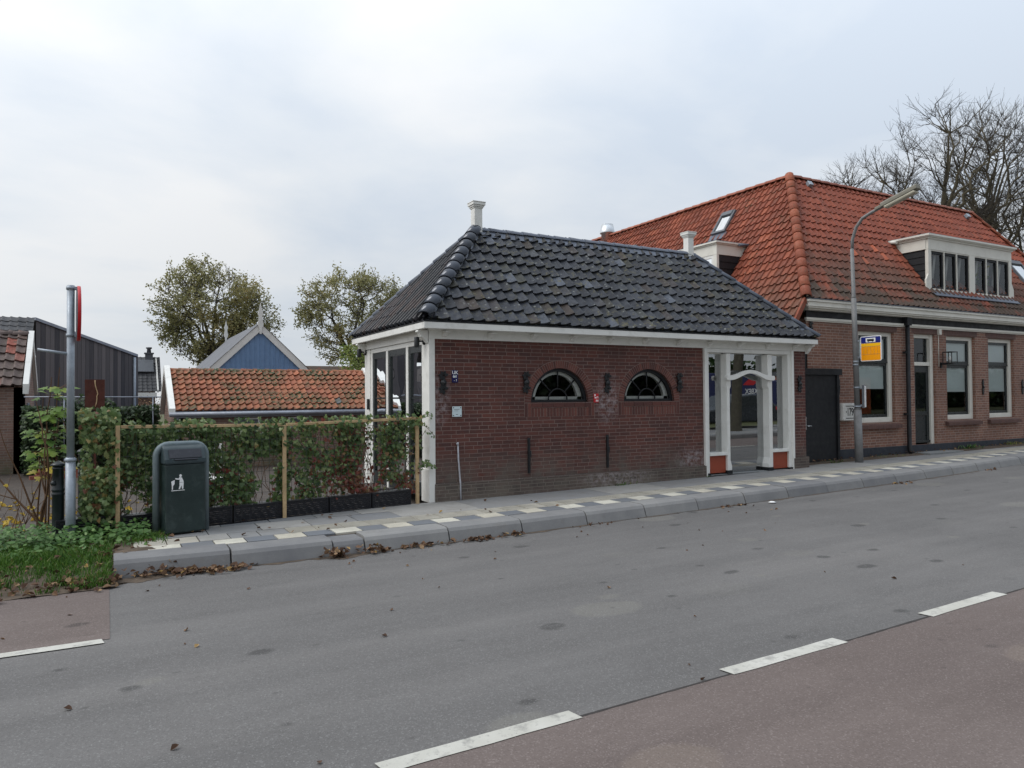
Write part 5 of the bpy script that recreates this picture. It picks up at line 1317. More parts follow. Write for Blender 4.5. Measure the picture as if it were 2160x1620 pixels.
# ------------------------------------------------------------------ grass, ground cover, fallen leaves
g = MB(); r = random.Random(12)
def blade(x, y, h, rr):
    z = verge_z(x, y) - .01; a = r.uniform(0, 2*pi); w = .0045; dx, dy = cos(a) * w, sin(a) * w
    b_ = r.uniform(0, 2*pi); k = r.uniform(.15, .75) * h; mx, my = cos(b_) * k * .4, sin(b_) * k * .4; tx, ty = cos(b_) * k, sin(b_) * k
    g.idx([(x-dx, y-dy, z), (x+dx, y+dy, z), (x+mx+dx*.8, y+my+dy*.8, z+h*.6), (x+mx-dx*.8, y+my-dy*.8, z+h*.6), (x+tx, y+ty, z+h*(1 - .25*r.random()))], [(0,1,2,3), (3,2,4)], rr)
k = 0
while k < 17000:
    x = r.uniform(-2.6, .5); y = r.uniform(7.95, 10.4)
    if x > .05 and (y < 9.3 or y > 9.85 or r.random() < .6): continue
    d = noise.noise(V((x * 1.6, y * 1.6, 3)))
    edge = min(1, max(0, (y - 7.98 + .1 * d) / .25))
    bare = noise.noise(V((x * 1.1 + 5, y * 1.8, 9)))
    if r.random() > (.75 + d * .8) * edge or (bare > .28 and r.random() < .85): continue
    if y > 9.7 and r.random() < .55: continue
    k += 1
    blade(x, y, r.uniform(.03, .12) * (.6 + .5 * edge) * (.8 + .8 * max(0, d)), min(1, max(0, r.gauss(.45, .25))))
for k in range(1400):
    x = r.uniform(-.6, .05); y = 7.97 + .8 * r.random() ** 1.3
    if noise.noise(V((x * 4, y * 4, 8))) < -.08: continue
    blade(x, y, r.uniform(.03, .11), min(1, max(0, r.gauss(.45, .25))))
for k in range(900):
    x = r.gauss(.42, .16); y = r.gauss(9.55, .18)
    if x < .62: blade(x, y, r.uniform(.05, .16), r.uniform(.2, .9))
tag(g.build('grass', M['grass']), 'ragged green roadside grass on the verge left of the kerb', kind='stuff')
gc = MB()
for k in range(2600):
    x = r.uniform(-2.4, .45); y = r.gauss(9.85, .3)
    if y > 10.7 or y < 9.0: continue
    h = r.uniform(.05, .2) * (1.2 - abs(y - 9.9) * .7)
    c = V((x, y, verge_z(x, y) + h))
    leaf(gc, c, V((r.gauss(0, .35), r.gauss(-.35, .35), 1)), V((r.gauss(0, 1), r.gauss(0, 1), r.gauss(-.1, .3))), r.uniform(.04, .085), min(1, max(0, r.gauss(.5, .25))), OVAL, .2)
tag(gc.build('ground_cover', M['leaf_ground']), 'low nettles and ground cover around the sign pole', kind='stuff')
fl = MB()
def dead(x, y, z, s, rr=None):
    a = r.uniform(0, 2*pi); n = V((r.gauss(0, .45), r.gauss(0, .45), 1)).normalized(); u = V((cos(a), sin(a), r.gauss(0, .2)))
    u = (u - n * u.dot(n)).normalized(); sd_ = u.cross(n); c = V((x, y, z)); cu = r.uniform(.1, .55); rr = r.random() if rr is None else rr
    v = [c - u * s * .55, c - u * s * .1 + sd_ * s * .42 + n * s * cu, c + u * s * .3 + sd_ * s * .3 + n * s * cu * .8, c + u * s * .6 + n * s * .12, c + u * s * .3 - sd_ * s * .3 + n * s * cu * .7, c - u * s * .1 - sd_ * s * .42 + n * s * cu * .9, c + u * s * .1]
    fl.idx(v, [(0, 6, 1), (1, 6, 2), (2, 6, 3), (3, 6, 4), (4, 6, 5), (5, 6, 0)], rr)
k = 0
while k < 760:                                        # drift along the foot of the kerb, thick at the left
    x = r.choice([r.uniform(-.3, 1.3), r.gauss(.6, .4), r.gauss(2.45, .16), r.uniform(2.6, 4.8), r.uniform(-3.5, .3)])
    if x > 1.2 and noise.noise(V((x * 2.6, 3, 1))) < -.05 and r.random() < .85: continue
    d = abs(r.gauss(0, .075 if x > 1.2 else .11)); 
    if x > .1: y = kerb_y(x) - .0 - d + (max(0, (.9 - x)) * .42 if x < .9 else 0)
    else: y = 8.02 - abs(r.gauss(0, .10)) + r.uniform(0, .3)
    hz = (.09 if 2.1 < x < 2.8 else .025) * r.random()
    dead(x, y, gz(x) - .02 + hz + (.03 if x < .1 and y > 8 else 0), r.uniform(.03, .075)); k += 1
for k in range(420):
    x = r.uniform(4, 26); cl = noise.noise(V((x * 1.1, 0, 4)))
    if cl < .16: continue
    dead(x, kerb_y(x) - abs(r.gauss(.03, .09)), gz(x) - .022, r.uniform(.03, .07))
for k in range(110):
    x = r.uniform(-3, 9); y = r.choice([kerb_y(x) - r.expovariate(2.2), r.uniform(2, 8)]); dead(x, y, gz(x) - .024, r.uniform(.015, .045)) if r.random() < .75 and y < kerb_y(max(x, .2)) - .02 else None
for k in range(26): dead(r.uniform(.6, 6), r.uniform(8.9, 10.2), .155 + .01, r.uniform(.03, .07))
for k in range(320):
    x = r.uniform(-2.6, .7); y = r.uniform(8.0, 9.9); dead(x, y, verge_z(x, y) + r.uniform(.0, .05), r.uniform(.03, .08))
for k in range(260):
    x = r.uniform(13, 30); y = r.uniform(10.68, 10.92); dead(x, y, .2 + gz(x) + r.uniform(0, .03), r.uniform(.025, .06))
for k in range(60): dead(r.uniform(10.7, 11.6), r.uniform(10.6, 10.75), .245, r.uniform(.03, .06))
tag(fl.build('fallen_leaves', M['leaf_dead']), 'brown dead leaves drifted along the gutter and verge', kind='stuff')
fl = MB()
for k in range(170):
    x = r.gauss(-1.0, .9); y = r.gauss(12.6, 1.3)
    if y > 11: dead(x, y, .05 - .05 * min(1, (y - 10.78)/4) + .012, r.uniform(.06, .13), r.random())
tag(fl.build('yellow_leaves', M['leaf_yellow']), 'yellow fallen leaves on the garden paving behind the verge', kind='stuff')
# weeds at wall foots
def weed(name, x, y, z, n, s, lab, mat, spread=.1, h=.15):
    o = thing(name, lab, 'weed', (x, y, z)); b = MB()
    for k in range(n):
        a = r.uniform(0, 2*pi); d = V((cos(a), sin(a), r.uniform(.3, 1.6))).normalized(); c = V((x + r.gauss(0, spread), y + r.gauss(0, spread * .3), z)); L = r.uniform(.4, 1) * h
        sd_ = d.cross(V((0, 0, 1))).normalized() * s; m_ = c + d * L * .6; e = c + d * L + V((0, 0, -L * .25))
        b.face([c - sd_ * .4, c + sd_ * .4, m_ + sd_, m_ - sd_], r.random()); b.face([m_ - sd_, m_ + sd_, e], r.random())
    b.build('leaves', M[mat], o)
weed('weed', 7.95, 10.37, .18, 60, .006, 'small green weed tuft at the foot of the brick plinth', 'grass', .11, .13)
weed('weed', 10.0, 10.38, .21, 16, .006, 'tiny weed beside the left post of the shop front', 'grass', .05, .07)
weed('weed', 14.15, 10.72, .24, 70, .006, 'straggly weed tuft in front of the black gate', 'grass', .16, .2)
weed('weed', 19.6, 10.82, .33, 90, .008, 'leafy weed clump below the middle window of the house', 'leaf_ground', .2, .26)
weed('weed', 21.6, 10.85, .36, 60, .007, 'yellowish weed clump near the right hand window', 'leaf_shrub', .2, .2)
weed('weed', 16.1, 10.8, .30, 50, .006, 'low weeds along the dark plinth beside the lamp post', 'grass', .5, .1)
b = MB(); b.lathe([(.05, 0), (.065, .008), (.03, .022)], (9.35, kerb_y(9.35) - .2, gz(9.35) - .022), 7)
tag(b.build('paper_scrap', M['litter']), 'crumpled white paper scrap in the gutter', 'litter')
# ------------------------------------------------------------------ sapling and bare shrub on the verge
def fork(mb, p, d, L, r0, lev, rnd, spread=.5, n=4, up=.05, tips=None, segs=4, sides=5, kids=(3, 4), ratio=.6, wob=.12):
    path = [p.copy()]; c = p.copy(); dd = d.normalized()
    for k in range(segs):
        dd = (dd + V((rnd.gauss(0, wob), rnd.gauss(0, wob), rnd.gauss(0, wob * .6) + up))).normalized(); c = c + dd * (L / segs); path.append(c.copy())
    rad = [r0 * (1 - .5 * k / segs) for k in range(segs + 1)]
    mb[0 if r0 > mb[2] else 1].tube(path, rad, sides if r0 > mb[2] else 3, cap=False)
    if lev == 0:
        if tips is not None: tips.append((path, dd))
        return
    for k in range(rnd.randint(*kids)):
        t = rnd.uniform(.3, 1.0); i = min(segs - 1, int(t * segs)); q = path[i].lerp(path[i + 1], t * segs - i)
        ax = dd.orthogonal().normalized(); ax.rotate(Matrix.Rotation(rnd.uniform(0, 2*pi), 3, dd))
        nd = dd.copy(); nd.rotate(Matrix.Rotation(rnd.uniform(.5, 1.25) * spread, 3, ax))
        fork(mb, q, nd, L * rnd.uniform(.75, 1.1) * ratio, max(mb[3], r0 * (1 - .5 * t) * .62), lev - 1, rnd, spread, n, up, tips, max(2, segs - 1), max(3, sides - 1), kids, ratio, wob)
    fork(mb, c, dd, L * ratio * 1.1, max(mb[3], r0 * .5), lev - 1, rnd, spread, n, up, tips, max(2, segs - 1), max(3, sides - 1), kids, ratio, wob)
PALM = [(0, 0), (-.22, .12), (-.55, .05), (-.34, .3), (-.62, .52), (-.28, .52), (-.2, .85), (0, 1.05), (.2, .85), (.28, .52), (.62, .52), (.34, .3), (.55, .05), (.22, .12)]
r = random.Random(77)
o = thing('sapling', 'tall sapling with yellow green lobed leaves left of the sign pole', 'sapling', (-.6, 10.5, .08))
s = MB(); lv = MB()
for (x, y, h) in ((-.66, 10.5, 2.0), (-.55, 10.55, 2.12), (-.74, 10.6, 1.75), (-.62, 10.42, 1.5)):
    c = V((x, y, .05)); path = [c]
    for k in range(8): c = c + V((r.gauss(.004, .014), r.gauss(0, .014), h / 8)); path.append(c)
    s.tube(path, [.013 - .001 * k for k in range(9)], 6, cap=False)
    for k in range(34):
        t = r.uniform(.55, 1.0) ** .8; i = min(7, int(t * 8)); q = path[i]; a = r.uniform(0, 2*pi); d = V((cos(a), sin(a), r.uniform(-.1, .5))); e = q + d * r.uniform(.05, .17)
        s.tube([q, e], .0025, 3, cap=False)
        leaf(lv, e, V((d.x * .3 + r.gauss(0, .25), d.y * .3 - .35, .9)), V((d.x, d.y, -.45)), r.uniform(.07, .135), min(1, max(0, r.gauss(.42, .2))) if t > .5 else .95, PALM, .2)
for k in range(9):
    q = V((r.uniform(-.75, -.35), 10.5, r.uniform(.8, 1.15))); leaf(lv, q, V((r.gauss(0, .3), -.4, .9)), V((r.gauss(0, 1), r.gauss(0, .5), -.3)), r.uniform(.08, .13), r.uniform(.85, 1), PALM, .2)
s.build('stems', M['stem'], o); lv.build('leaves', M['leaf_sapling'], o)
o = thing('bare_shrub', 'leafless forked shrub with brown stems at the left verge', 'shrub', (-.68, 10.2, .08))
s = MB()
for (dx, dz, L, rr) in ((-.55, .7, .75, .016), (-.25, 1, .8, .014), (.12, 1, .9, .016), (.3, 1, .7, .012)):
    fork([s, s, 0, .003], V((-.68, 10.2, .30)), V((dx, r.gauss(0, .15), dz)), L, rr, 1, r, .5, up=.06, segs=5, kids=(1, 2), wob=.09)
s.tube([V((-.67, 10.2, 0)), V((-.68, 10.2, .16)), V((-.68, 10.2, .31))], [.03, .024, .02], 8); s.build('stems', M['stem'], o)
o = thing('bare_shrub', 'thin bare twigs with a few orange leaves at the far left edge', 'shrub', (-1.05, 10.3, .05))
s = MB(); lv = MB()
for k in range(9):
    tips = []; fork([s, s, 0, .0025], V((-1.05 + r.gauss(0, .12), 10.3 + r.gauss(0, .1), .02)), V((r.gauss(0, .35), r.gauss(0, .2), 1)), r.uniform(.4, .8), .007, 1, r, .5, tips=tips, kids=(1, 2))
    for (pth, d) in tips:
        for q in pth:
            if r.random() < .07: leaf(lv, q, V((r.gauss(0, .5), -.7, .6)), V((r.gauss(0, 1), 0, -.5)), r.uniform(.04, .09), r.uniform(.75, 1), PALM, .2)
s.build('stems', M['stem'], o); lv.build('leaves', M['leaf_yellow'], o)

# ------------------------------------------------------------------ garden buildings
def pantile_slope(par, name, mat, P0, a, b, La, Lb, w, h, seed, rs=None, clips=None, amp=.035, skip=None):
    t = MB(); tile_field(t, P0, a, b, La, Lb, w, h, amp, .04, seed=seed, jit=.009, rs=rs, skip=skip); return t.build(name, mat, par, clips=clips)
# long low shed with mossy orange roof
SX0, SX1, SY, SZE, SZR, SRUN = 1.36, 6.98, 20.0, 1.47, 2.58, 1.9
sh = thing('tiled_shed', 'long low brick shed with mossy orange pantile roof and white barge boards', 'shed', (SX0, SY, 0))
w = MB(); w.box(SX0 + .12, SX1 - .12, SY + .1, SY + .3, -.1, SZE - .02); w.box(SX0 + .12, SX1 - .12, SY + 2 * SRUN - .3, SY + 2 * SRUN - .1, -.1, SZE - .02)
for x in (SX0 + .1, SX1 - .3): w.prism([(x, SY + .1, -.1), (x, SY + .1, SZE - .03), (x, SY + SRUN, SZR - .1), (x, SY + 2*SRUN - .1, SZE - .03), (x, SY + 2*SRUN - .1, -.1)], (.2, 0, 0))
w.build('wall', M['brick_shed'], sh)
bS = V((0, SRUN, SZR - SZE)); 
def rs_shed(rnd, u, s): return 1.0 if rnd.random() < .006 else rnd.random() * .955
pantile_slope(sh, 'roof', M['tile_shed'], (SX0 + .1, SY, SZE), (1, 0, 0), bS, SX1 - SX0 - .2, bS.length - .03, .172, .272, 61, rs_shed, amp=.055)
t = MB(); t.face([(SX0 + .05, SY + 2*SRUN, SZE), (SX1 - .05, SY + 2*SRUN, SZE), (SX1 - .05, SY + SRUN, SZR), (SX0 + .05, SY + SRUN, SZR)]); t.build('roof_back', M['tile_shed'], sh)
t = MB(); caps(t, V((SX0 + .05, SY + SRUN, SZR - .03)), V((SX1 - .05, SY + SRUN, SZR - .03)), .1, .33, 62); t.build('ridge_tiles', M['tile_shed'], sh)
for (x, wd) in ((SX0 - .02, .14), (SX1 - .12, .14)):
    for s_ in (1, -1):
        t = MB(); f = lambda y: y if s_ > 0 else 2 * (SY + SRUN) - y
        t.prism([(x, f(SY - .05), SZE - .13), (x, f(SY - .05), SZE + .08), (x, f(SY + SRUN) - .01*s_, SZR + .13), (x, f(SY + SRUN) - .01*s_, SZR - .06)], (wd, 0, 0))
        t.build('barge_board', M['white'], sh)
t = MB(); t.tube([(SX0 - .02, SY - .07, SZE - .07), (SX1, SY - .07, SZE - .07)], .055, 8); t.box(SX0 + .1, SX1 - .1, SY - .02, SY + .02, SZE - .16, SZE - .0); t.build('gutter', M['zinc'], sh)
t = MB(); t.tube([(SX0 + .18, SY - .0, SZE - .1), (SX0 + .18, SY + .04, SZE - .3), (SX0 + .18, SY + .04, 0)], .035, 8); t.build('downpipe', M['zinc'], sh)
for x in (2.9, 4.25):
    t = MB(); t.box(x, x + .62, SY + .07, SY + .12, .98, 1.28); f_ = t.build('window', M['white'], sh); t = MB(); t.box(x + .05, x + .57, SY + .06, SY + .0699, 1.03, 1.24); t.build('pane', M['sign_back'], f_)
# small shed at the left edge with dark pantiles
ls = thing('brick_outhouse', 'brick outhouse with dark brown pantile roof and white barge board at left edge', 'outhouse', (-1.75, 21.2, 0))
LX0, LX1, LY, LZE, LZR, LRUN = -6.5, -1.72, 21.22, 2.1, 3.47, 1.45
w = MB(); w.box(LX0, LX1 - .05, LY + .12, LY + .34, -.1, LZE); w.prism([(LX1 - .27, LY + .12, -.1), (LX1 - .27, LY + .12, LZE), (LX1 - .27, LY + LRUN, LZR - .1), (LX1 - .27, LY + 2*LRUN - .12, LZE), (LX1 - .27, LY + 2*LRUN - .12, -.1)], (.22, 0, 0)); w.box(LX0, LX1 - .3, LY + 2*LRUN - .34, LY + 2*LRUN - .12, -.1, LZE); w.build('wall', M['brick_shed'], ls)
bL = V((0, LRUN, LZR - LZE)); pantile_slope(ls, 'roof', M['tile_brown'], (LX1 - .1, LY, LZE + .02), (-1, 0, 0), bL, 4.6, bL.length - .05, .205, .3, 63, amp=.045)
t = MB(); t.face([(LX0, LY + 2*LRUN, LZE), (LX1, LY + 2*LRUN, LZE), (LX1, LY + LRUN, LZR), (LX0, LY + LRUN, LZR)]); t.build('roof_back', M['tile_brown'], ls)
t = MB(); caps(t, V((LX1 - .1, LY + LRUN, LZR)), V((LX0, LY + LRUN, LZR)), .11, .36, 64); t.build('ridge_tiles', M['tile_brown'], ls)
for s_ in (1, -1):
    t = MB(); f = lambda y: y if s_ > 0 else 2 * (LY + LRUN) - y
    t.prism([(LX1 - .07, f(LY - .06), LZE - .16), (LX1 - .07, f(LY - .06), LZE + .08), (LX1 - .07, f(LY + LRUN), LZR + .13), (LX1 - .07, f(LY + LRUN), LZR - .12)], (.12 if s_ > 0 else .10, 0, 0))
    t.build('barge_board', M['white'], ls)
t = MB(); t.box(LX1 - .05, LX1 - .01, LY + .65, LY + .95, .72, 1.72); t.build('narrow_window', M['zinc'], ls)
# dark timber barn behind
bn = thing('timber_barn', 'dark weathered timber barn with sloping roof line behind the hedge', 'barn', (-2.0, 27, 0))
A = V((-1.95, 27.0, 0)); B = V((.98, 30.0, 0)); zA, zB = 4.30, 3.38
w = MB(); n = (B - A).length
w.face([A, B, B + V((0, 0, zB)), A + V((0, 0, zA))], uv=[(0, 0), (n, 0), (n, zB), (0, zA)])
E_ = V((-10, 33, 0)); w.face([B, E_ + (B - A), E_ + (B - A) + V((0, 0, zB)), B + V((0, 0, zB))]); w.face([A, A + V((-8, -.8, 0)), A + V((-8, -.8, 2.2)), A + V((0, 0, 2.4))]); w.face([A, A + V((0, 0, 2.4)), A + V((-.2, -1.4, 2.4)), A + V((-.2, -1.4, 0))])
w.build('plank_wall', M['planks_dark'], bn)
t = MB(); d = (B - A).normalized(); t.prism([A + V((0, 0, zA - .02)) - V((0, .06, 0)), B + V((0, 0, zB - .02)) - V((0, .06, 0)), B + V((0, 0, zB + .07)) - V((0, .06, 0)), A + V((0, 0, zA + .07)) - V((0, .06, 0))], (-.1, .12, 0)); t.build('roof_edge', M['zinc'], bn)
t = MB(); t.tube([B + V((-.12, -.16, 0)), B + V((-.12, -.16, zB - .05))], .05, 8); t.build('downpipe', M['galv'], bn)
t = MB(); tile_field(t, A + V((-.02, -1.55, 3.25)), (-1, -.02, 0), (0, 1.45, 1.12), 8, 1.75, .21, .25, .03, .02, seed=66); t.build('roof', M['tile_far'], bn)
t = MB(); t.face([A + V((0, 0, zA)), B + V((0, 0, zB)), B + V((-9, 2, zB)), A + V((-9, 2, zA))]); t.build('roof_back', M['grey_slate'], bn)
# far dark roofed house with chimney
fh = thing('far_house', 'distant house with dark tiled roof, solar panel and small chimney', 'house', (2, 46, 0))
w = MB(); w.box(.6, 2.35, 45.6, 50, 0, 2.4); w.build('wall', M['brick_shed'], fh)
t = MB(); tile_field(t, (.5, 45, 2.25), (1, 0, 0), (0, 1.9, 1.85), 1.95, 2.62, .24, .26, .03, .02, seed=67); t.build('roof', M['tile_far'], fh)
t = MB(); t.obox((.9, 45.98, 3.35), (1.4, 0, 0), (0, .72, .70), (0, -.05, .05)); t.build('solar_panel', M['sign_back'], fh)
t = MB(); t.box(1.9, 2.3, 46.9, 47.3, 3.6, 4.45); t.box(1.85, 2.35, 46.85, 47.35, 4.45, 4.52); t.lathe([(.12, 0), (.1, .22), (.16, .24), (.16, .32)], (2.1, 47.1, 4.52), 10); t.build('chimney', M['grey_slate'], fh)
t = MB(); t.prism([(2.42, 45, 2.2), (2.42, 45, 2.36), (2.42, 46.9, 4.22), (2.42, 46.9, 4.06)], (.08, 0, 0)); t.box(.5, 2.4, 44.95, 45.0, 1.95, 2.2); t.build('barge_board', M['white'], fh)
# blue gabled house
bh = thing('blue_house', 'blue boarded gable with white barge boards and pointed finials', 'house', (4.0, 28, 0))
ap = V((4.92, 28, 4.46)); hw = 1.62; zE = 2.85
w = MB(); w.face([(ap.x - hw - .2, 28, 0), (ap.x + hw + .2, 28, 0), (ap.x + hw + .2, 28, 2.7), (ap.x, 28, 4.45), (ap.x - hw - .2, 28, 2.7)]); w.build('gable_wall', M['blue_board'], bh)
t = MB()
for k in range(-10, 11):
    x = ap.x + k * .17; zt = 4.4 - abs(k * .17) * .97
    t.box(x - .012, x + .012, 27.975, 27.999, 1.0, zt)
t.build('cover_battens', M['blue_board'], bh)
for s in (-1, 1):
    t = MB(); e = 1.95; pts = [(ap.x, 27.93, 4.28), (ap.x, 27.93, 4.58), (ap.x + s * e, 27.93, 4.58 - e * .965), (ap.x + s * e, 27.93, 4.28 - e * .965)]
    t.prism(pts if s > 0 else pts[::-1], (0, .05, 0)); t.build('barge_board', M['white'], bh)
def finial(x, y, z, k):
    t = MB(); P = [(-.05, -.38), (.05, -.38), (.075, -.05), (.13, .05), (.16, .2), (.10, .4), (.09, .62), (.15, .72), (.12, .85), (.06, 1.0), (.0, 1.35), (-.06, 1.0), (-.12, .85), (-.15, .72), (-.09, .62), (-.10, .4), (-.16, .2), (-.13, .05), (-.075, -.05)]
    t.prism([(x + p[0] * k, y, z + p[1] * k) for p in P], (0, .05, 0)); t.build('finial', M['white'], bh)
finial(ap.x, 27.87, 4.42, .66); finial(4.80, 35.9, 4.66, .58)
t = MB()
for s in (-1, 1):
    P = [(ap.x, 27.9, 4.6), (ap.x + s * 1.95, 27.9, 4.6 - 1.95 * .965), (ap.x + s * 1.95, 36, 4.6 - 1.95 * .965), (ap.x, 36, 4.6)]
    t.face(P); 
t.build('roof', M['grey_slate'], bh)
w = MB(); w.box(ap.x - 1.75, ap.x + 1.75, 28.02, 35.9, 0, 2.72); w.build('wall', M['blue_board'], bh)
t = MB(); fr_ = thing('red_roof_house', 'distant red tiled roof just visible behind the orange shed ridge', 'house', (10.4, 40, 0))
t = MB(); t.prism([(9.25, 40, 2.4), (9.25, 41.5, 3.64), (9.25, 43, 2.4)], (3.2, 0, 0)); t.build('roof', M['tile_orange'], fr_); w = MB(); w.box(9.4, 12.3, 40.2, 42.8, 0, 2.4); w.build('wall', M['brick_shed'], fr_)

# hedge, corten plate, brick pile, white chair
def bush(name, lab, cat, n, fn, size, mat, shape=QUAD, seed=1, rmu=.5):
    r = random.Random(seed); o = thing(name, lab, cat, fn(r)); b = MB()
    for k in range(n):
        c = V(fn(r)); leaf(b, c, V((r.gauss(0, .6), r.gauss(-.5, .5), r.gauss(.5, .5))), V((r.gauss(0, 1), r.gauss(0, 1), r.gauss(-.2, .7))), r.uniform(*size), min(1, max(0, r.gauss(rmu, .25))), shape, .2)
    b.build('leaves', M[mat], o); return o
def hfn(r):
    x = r.uniform(-1.75, 1.15); top = 1.62 + .1 * noise.noise(V((x * 1.5, 1, 1))) + (.28 if -.95 < x < .15 else 0) * r.random() ** 2
    return (x, 20.6 + r.gauss(0, .16), r.uniform(0, 1) ** .8 * top)
hd = bush('hedge', 'dark green clipped ivy hedge across the back of the garden', 'hedge', 7500, hfn, (.06, .11), 'leaf_hedge', IVY, 71, .45)
b = MB(); b.box(-1.72, 1.12, 20.62, 20.7, 0, 1.5); b.build('core', M['bark'], hd)
b = MB(); b.tube([(-1.7, 20.4, 1.86), (1.2, 20.4, 1.84)], .018, 6); b.tube([(-.9, 20.4, 0), (-.9, 20.4, 1.86)], .018, 6); b.tube([(1.0, 20.4, 0), (1.0, 20.4, 1.85)], .018, 6)
tag(b.build('fence_rail', M['zinc']), 'thin grey rail fence running along the top of the hedge', 'fence')
cp = thing('rust_plate', 'square rusty steel plate with a curved stem cut out above the hedge', 'plate', (-.25, 19.0, 1.5))
b = MB(); b.box(-.445, -.05, 19.0, 19.02, 1.55, 2.24); b.box(-.27, -.22, 19.02, 19.06, 0, 1.6); b.build('plate', M['corten'], cp)
b = MB(); b.tube([(-.24 + .035 * sin(k * .5) + .03 * (k > 4), 18.995, 1.62 + k * .06) for k in range(11)], .012, 6); b.build('stem_motif', M['post_wood'], cp)
rb = random.Random(15); proto = None
for k in range(13):
    lay = k // 5; x = -1.42 + (k % 5) * .23 + rb.gauss(0, .03) + lay * .1; y = 19.6 + rb.gauss(0, .08); z = .0 + lay * .085
    if proto is None:
        b = MB(); b.box(-.11, .11, -.055, .055, 0, .08); proto = b.build('loose_brick', paint('loose_brick_clay', rgb(140, 82, 68), .85, .25, 4.0, rgb(170, 130, 110), .4)); q = proto
    else:
        q = proto.copy(); COL.objects.link(q)
    q.location = (x, y, z); q.rotation_euler = (0, 0, rb.uniform(-.5, .5)); tag(q, 'loose red brick in the small heap beside the outhouse corner', 'brick', 'loose bricks heaped by the outhouse')
ch = thing('garden_chair', 'white garden chair standing behind the left ivy screen', 'chair', (1.5, 13.2, 0))
b = MB(); b.box(1.28, 1.72, 13.0, 13.45, .42, .45); b.build('seat', M['white'], ch, bevel=.01)
b = MB()
for k in range(6): b.box(1.30 + k * .075, 1.345 + k * .075, 13.43, 13.46, .45, .95)
b.box(1.28, 1.73, 13.425, 13.465, .9, 1.0); b.build('backrest', M['white'], ch, bevel=.006)
for (x, y) in ((1.3, 13.03), (1.7, 13.03), (1.3, 13.43), (1.7, 13.43)):
    b = MB(); b.box(x - .02, x + .02, y - .02, y + .02, 0, .42); b.build('leg', M['white'], ch)
for x in (1.29, 1.71): b = MB(); b.box(x - .025, x + .025, 13.0, 13.43, .64, .67); b.box(x - .02, x + .02, 13.0, 13.04, .45, .64); b.build('armrest', M['white'], ch)
def sfn(r):
    a = r.uniform(0, 2*pi); q = sqrt(r.random()); h = r.random(); return (10.5 + cos(a) * q * 1.0 * (1.1 - h * .5), 35 + sin(a) * q * .8, .4 + h * 4.0)
bush('green_shrub', 'yellow green shrub growing just left of the pavilion behind the shed', 'shrub', 2600, sfn, (.08, .16), 'leaf_shrub', QUAD, 73)
def ofn(r): return (1.7 + r.gauss(0, .5), 41 + r.gauss(0, .3), 1.45 + r.gauss(0, .22))
bush('autumn_shrub', 'small rust coloured shrub in front of the distant house', 'shrub', 500, ofn, (.07, .12), 'leaf_dead', QUAD, 74)

# ------------------------------------------------------------------ trees
def limb(mb, p, q, r0, r1, rnd, n=5, sides=5, sag=.12):
    p = V(p); q = V(q); L = (q - p).length; m = p.lerp(q, .5) + V((rnd.gauss(0, .08 * L), rnd.gauss(0, .08 * L), -sag * L)); path = []
    for k in range(n + 1):
        t = k / n; path.append(p * ((1 - t) ** 2) + m * (2 * t * (1 - t)) + q * (t * t) + (V((rnd.gauss(0, .02), rnd.gauss(0, .02), rnd.gauss(0, .02))) * L if 0 < k < n else V((0, 0, 0))))
    mb.tube(path, [r0 + (r1 - r0) * k / n for k in range(n + 1)], sides, cap=False)
    return path
def crown_pts(rnd, c, rx, ry, rz, n, lo, seed):
    P = []
    while len(P) < n:
        d = V((rnd.gauss(0, 1), rnd.gauss(0, 1), rnd.gauss(0, 1))).normalized(); q = rnd.uniform(lo, 1) ** .6
        k = 1 + .30 * noise.noise(d * 1.7 + V((seed, 0, 0))) + .16 * noise.noise(d * 4.5 + V((0, seed, 0)))
        P.append(V(c) + V((d.x * rx, d.y * ry, d.z * rz)) * q * k)
    return P
def attach(nodes, q, up_pen):
    best = None
    for (n, r) in nodes:
        d = q - n; h = sqrt(d.x * d.x + d.y * d.y); k = d.length_squared ** .5 + max(0, h * up_pen - d.z) * 1.4
        if best is None or k < best[0]: best = (k, n, r)
    return best[1], best[2]
def grow_tree(o, base, fork_pt, c, rx, ry, rz, seed, n1, n2, n3, n4, r_trunk, thin, sag, up_pen):
    r = random.Random(seed); tr = MB(); tw = MB(); base = V(base); fork_pt = V(fork_pt)
    tr.tube([base, base.lerp(fork_pt, .5) + V((r.gauss(0, .08), r.gauss(0, .08), 0)), fork_pt], [r_trunk, r_trunk * .8, r_trunk * .66], 10, cap=False)
    A = []
    for q in crown_pts(r, c, rx * .6, ry * .6, rz * .62, n1, .6, seed):
        if q.z < fork_pt.z + .3: q.z = fork_pt.z + .3 + r.random() * .6
        p = limb(tr, fork_pt - V((0, 0, r.uniform(0, .8))), q, r_trunk * .42, .04, r, 7, 6, sag)
        A += [(x, .035 + .035 * (1 - k / 7)) for k, x in enumerate(p)][2:]
    B = []
    for q in crown_pts(r, c, rx * .86, ry * .86, rz * .88, n2, .45, seed + 1):
        n, rr_ = attach(A, q, up_pen); p = limb(tr, n, q, min(rr_, .045), .015, r, 5, 5, sag); B += [(x, .016) for x in p[1:]]
    T = []; C_ = []
    for q in crown_pts(r, c, rx, ry, rz, n3, .35, seed + 2):
        n, rr_ = attach(B, q, up_pen); p = limb(tw, n, q, .014, thin, r, 4, 4, sag * .6); T.append(p); C_.append((p[2], q)); C_.append((p[3], q))
    for k in range(n4):
        a, tip = C_[r.randrange(len(C_))]; d = (tip - a).normalized(); d = (d + V((r.gauss(0, .6), r.gauss(0, .6), r.gauss(.15, .5)))).normalized(); q = a + d * r.uniform(.3, .85)
        T.append(limb(tw, a, q, thin * 1.2, thin * .7, r, 2, 3, .04))
    return tr, tw, T, r
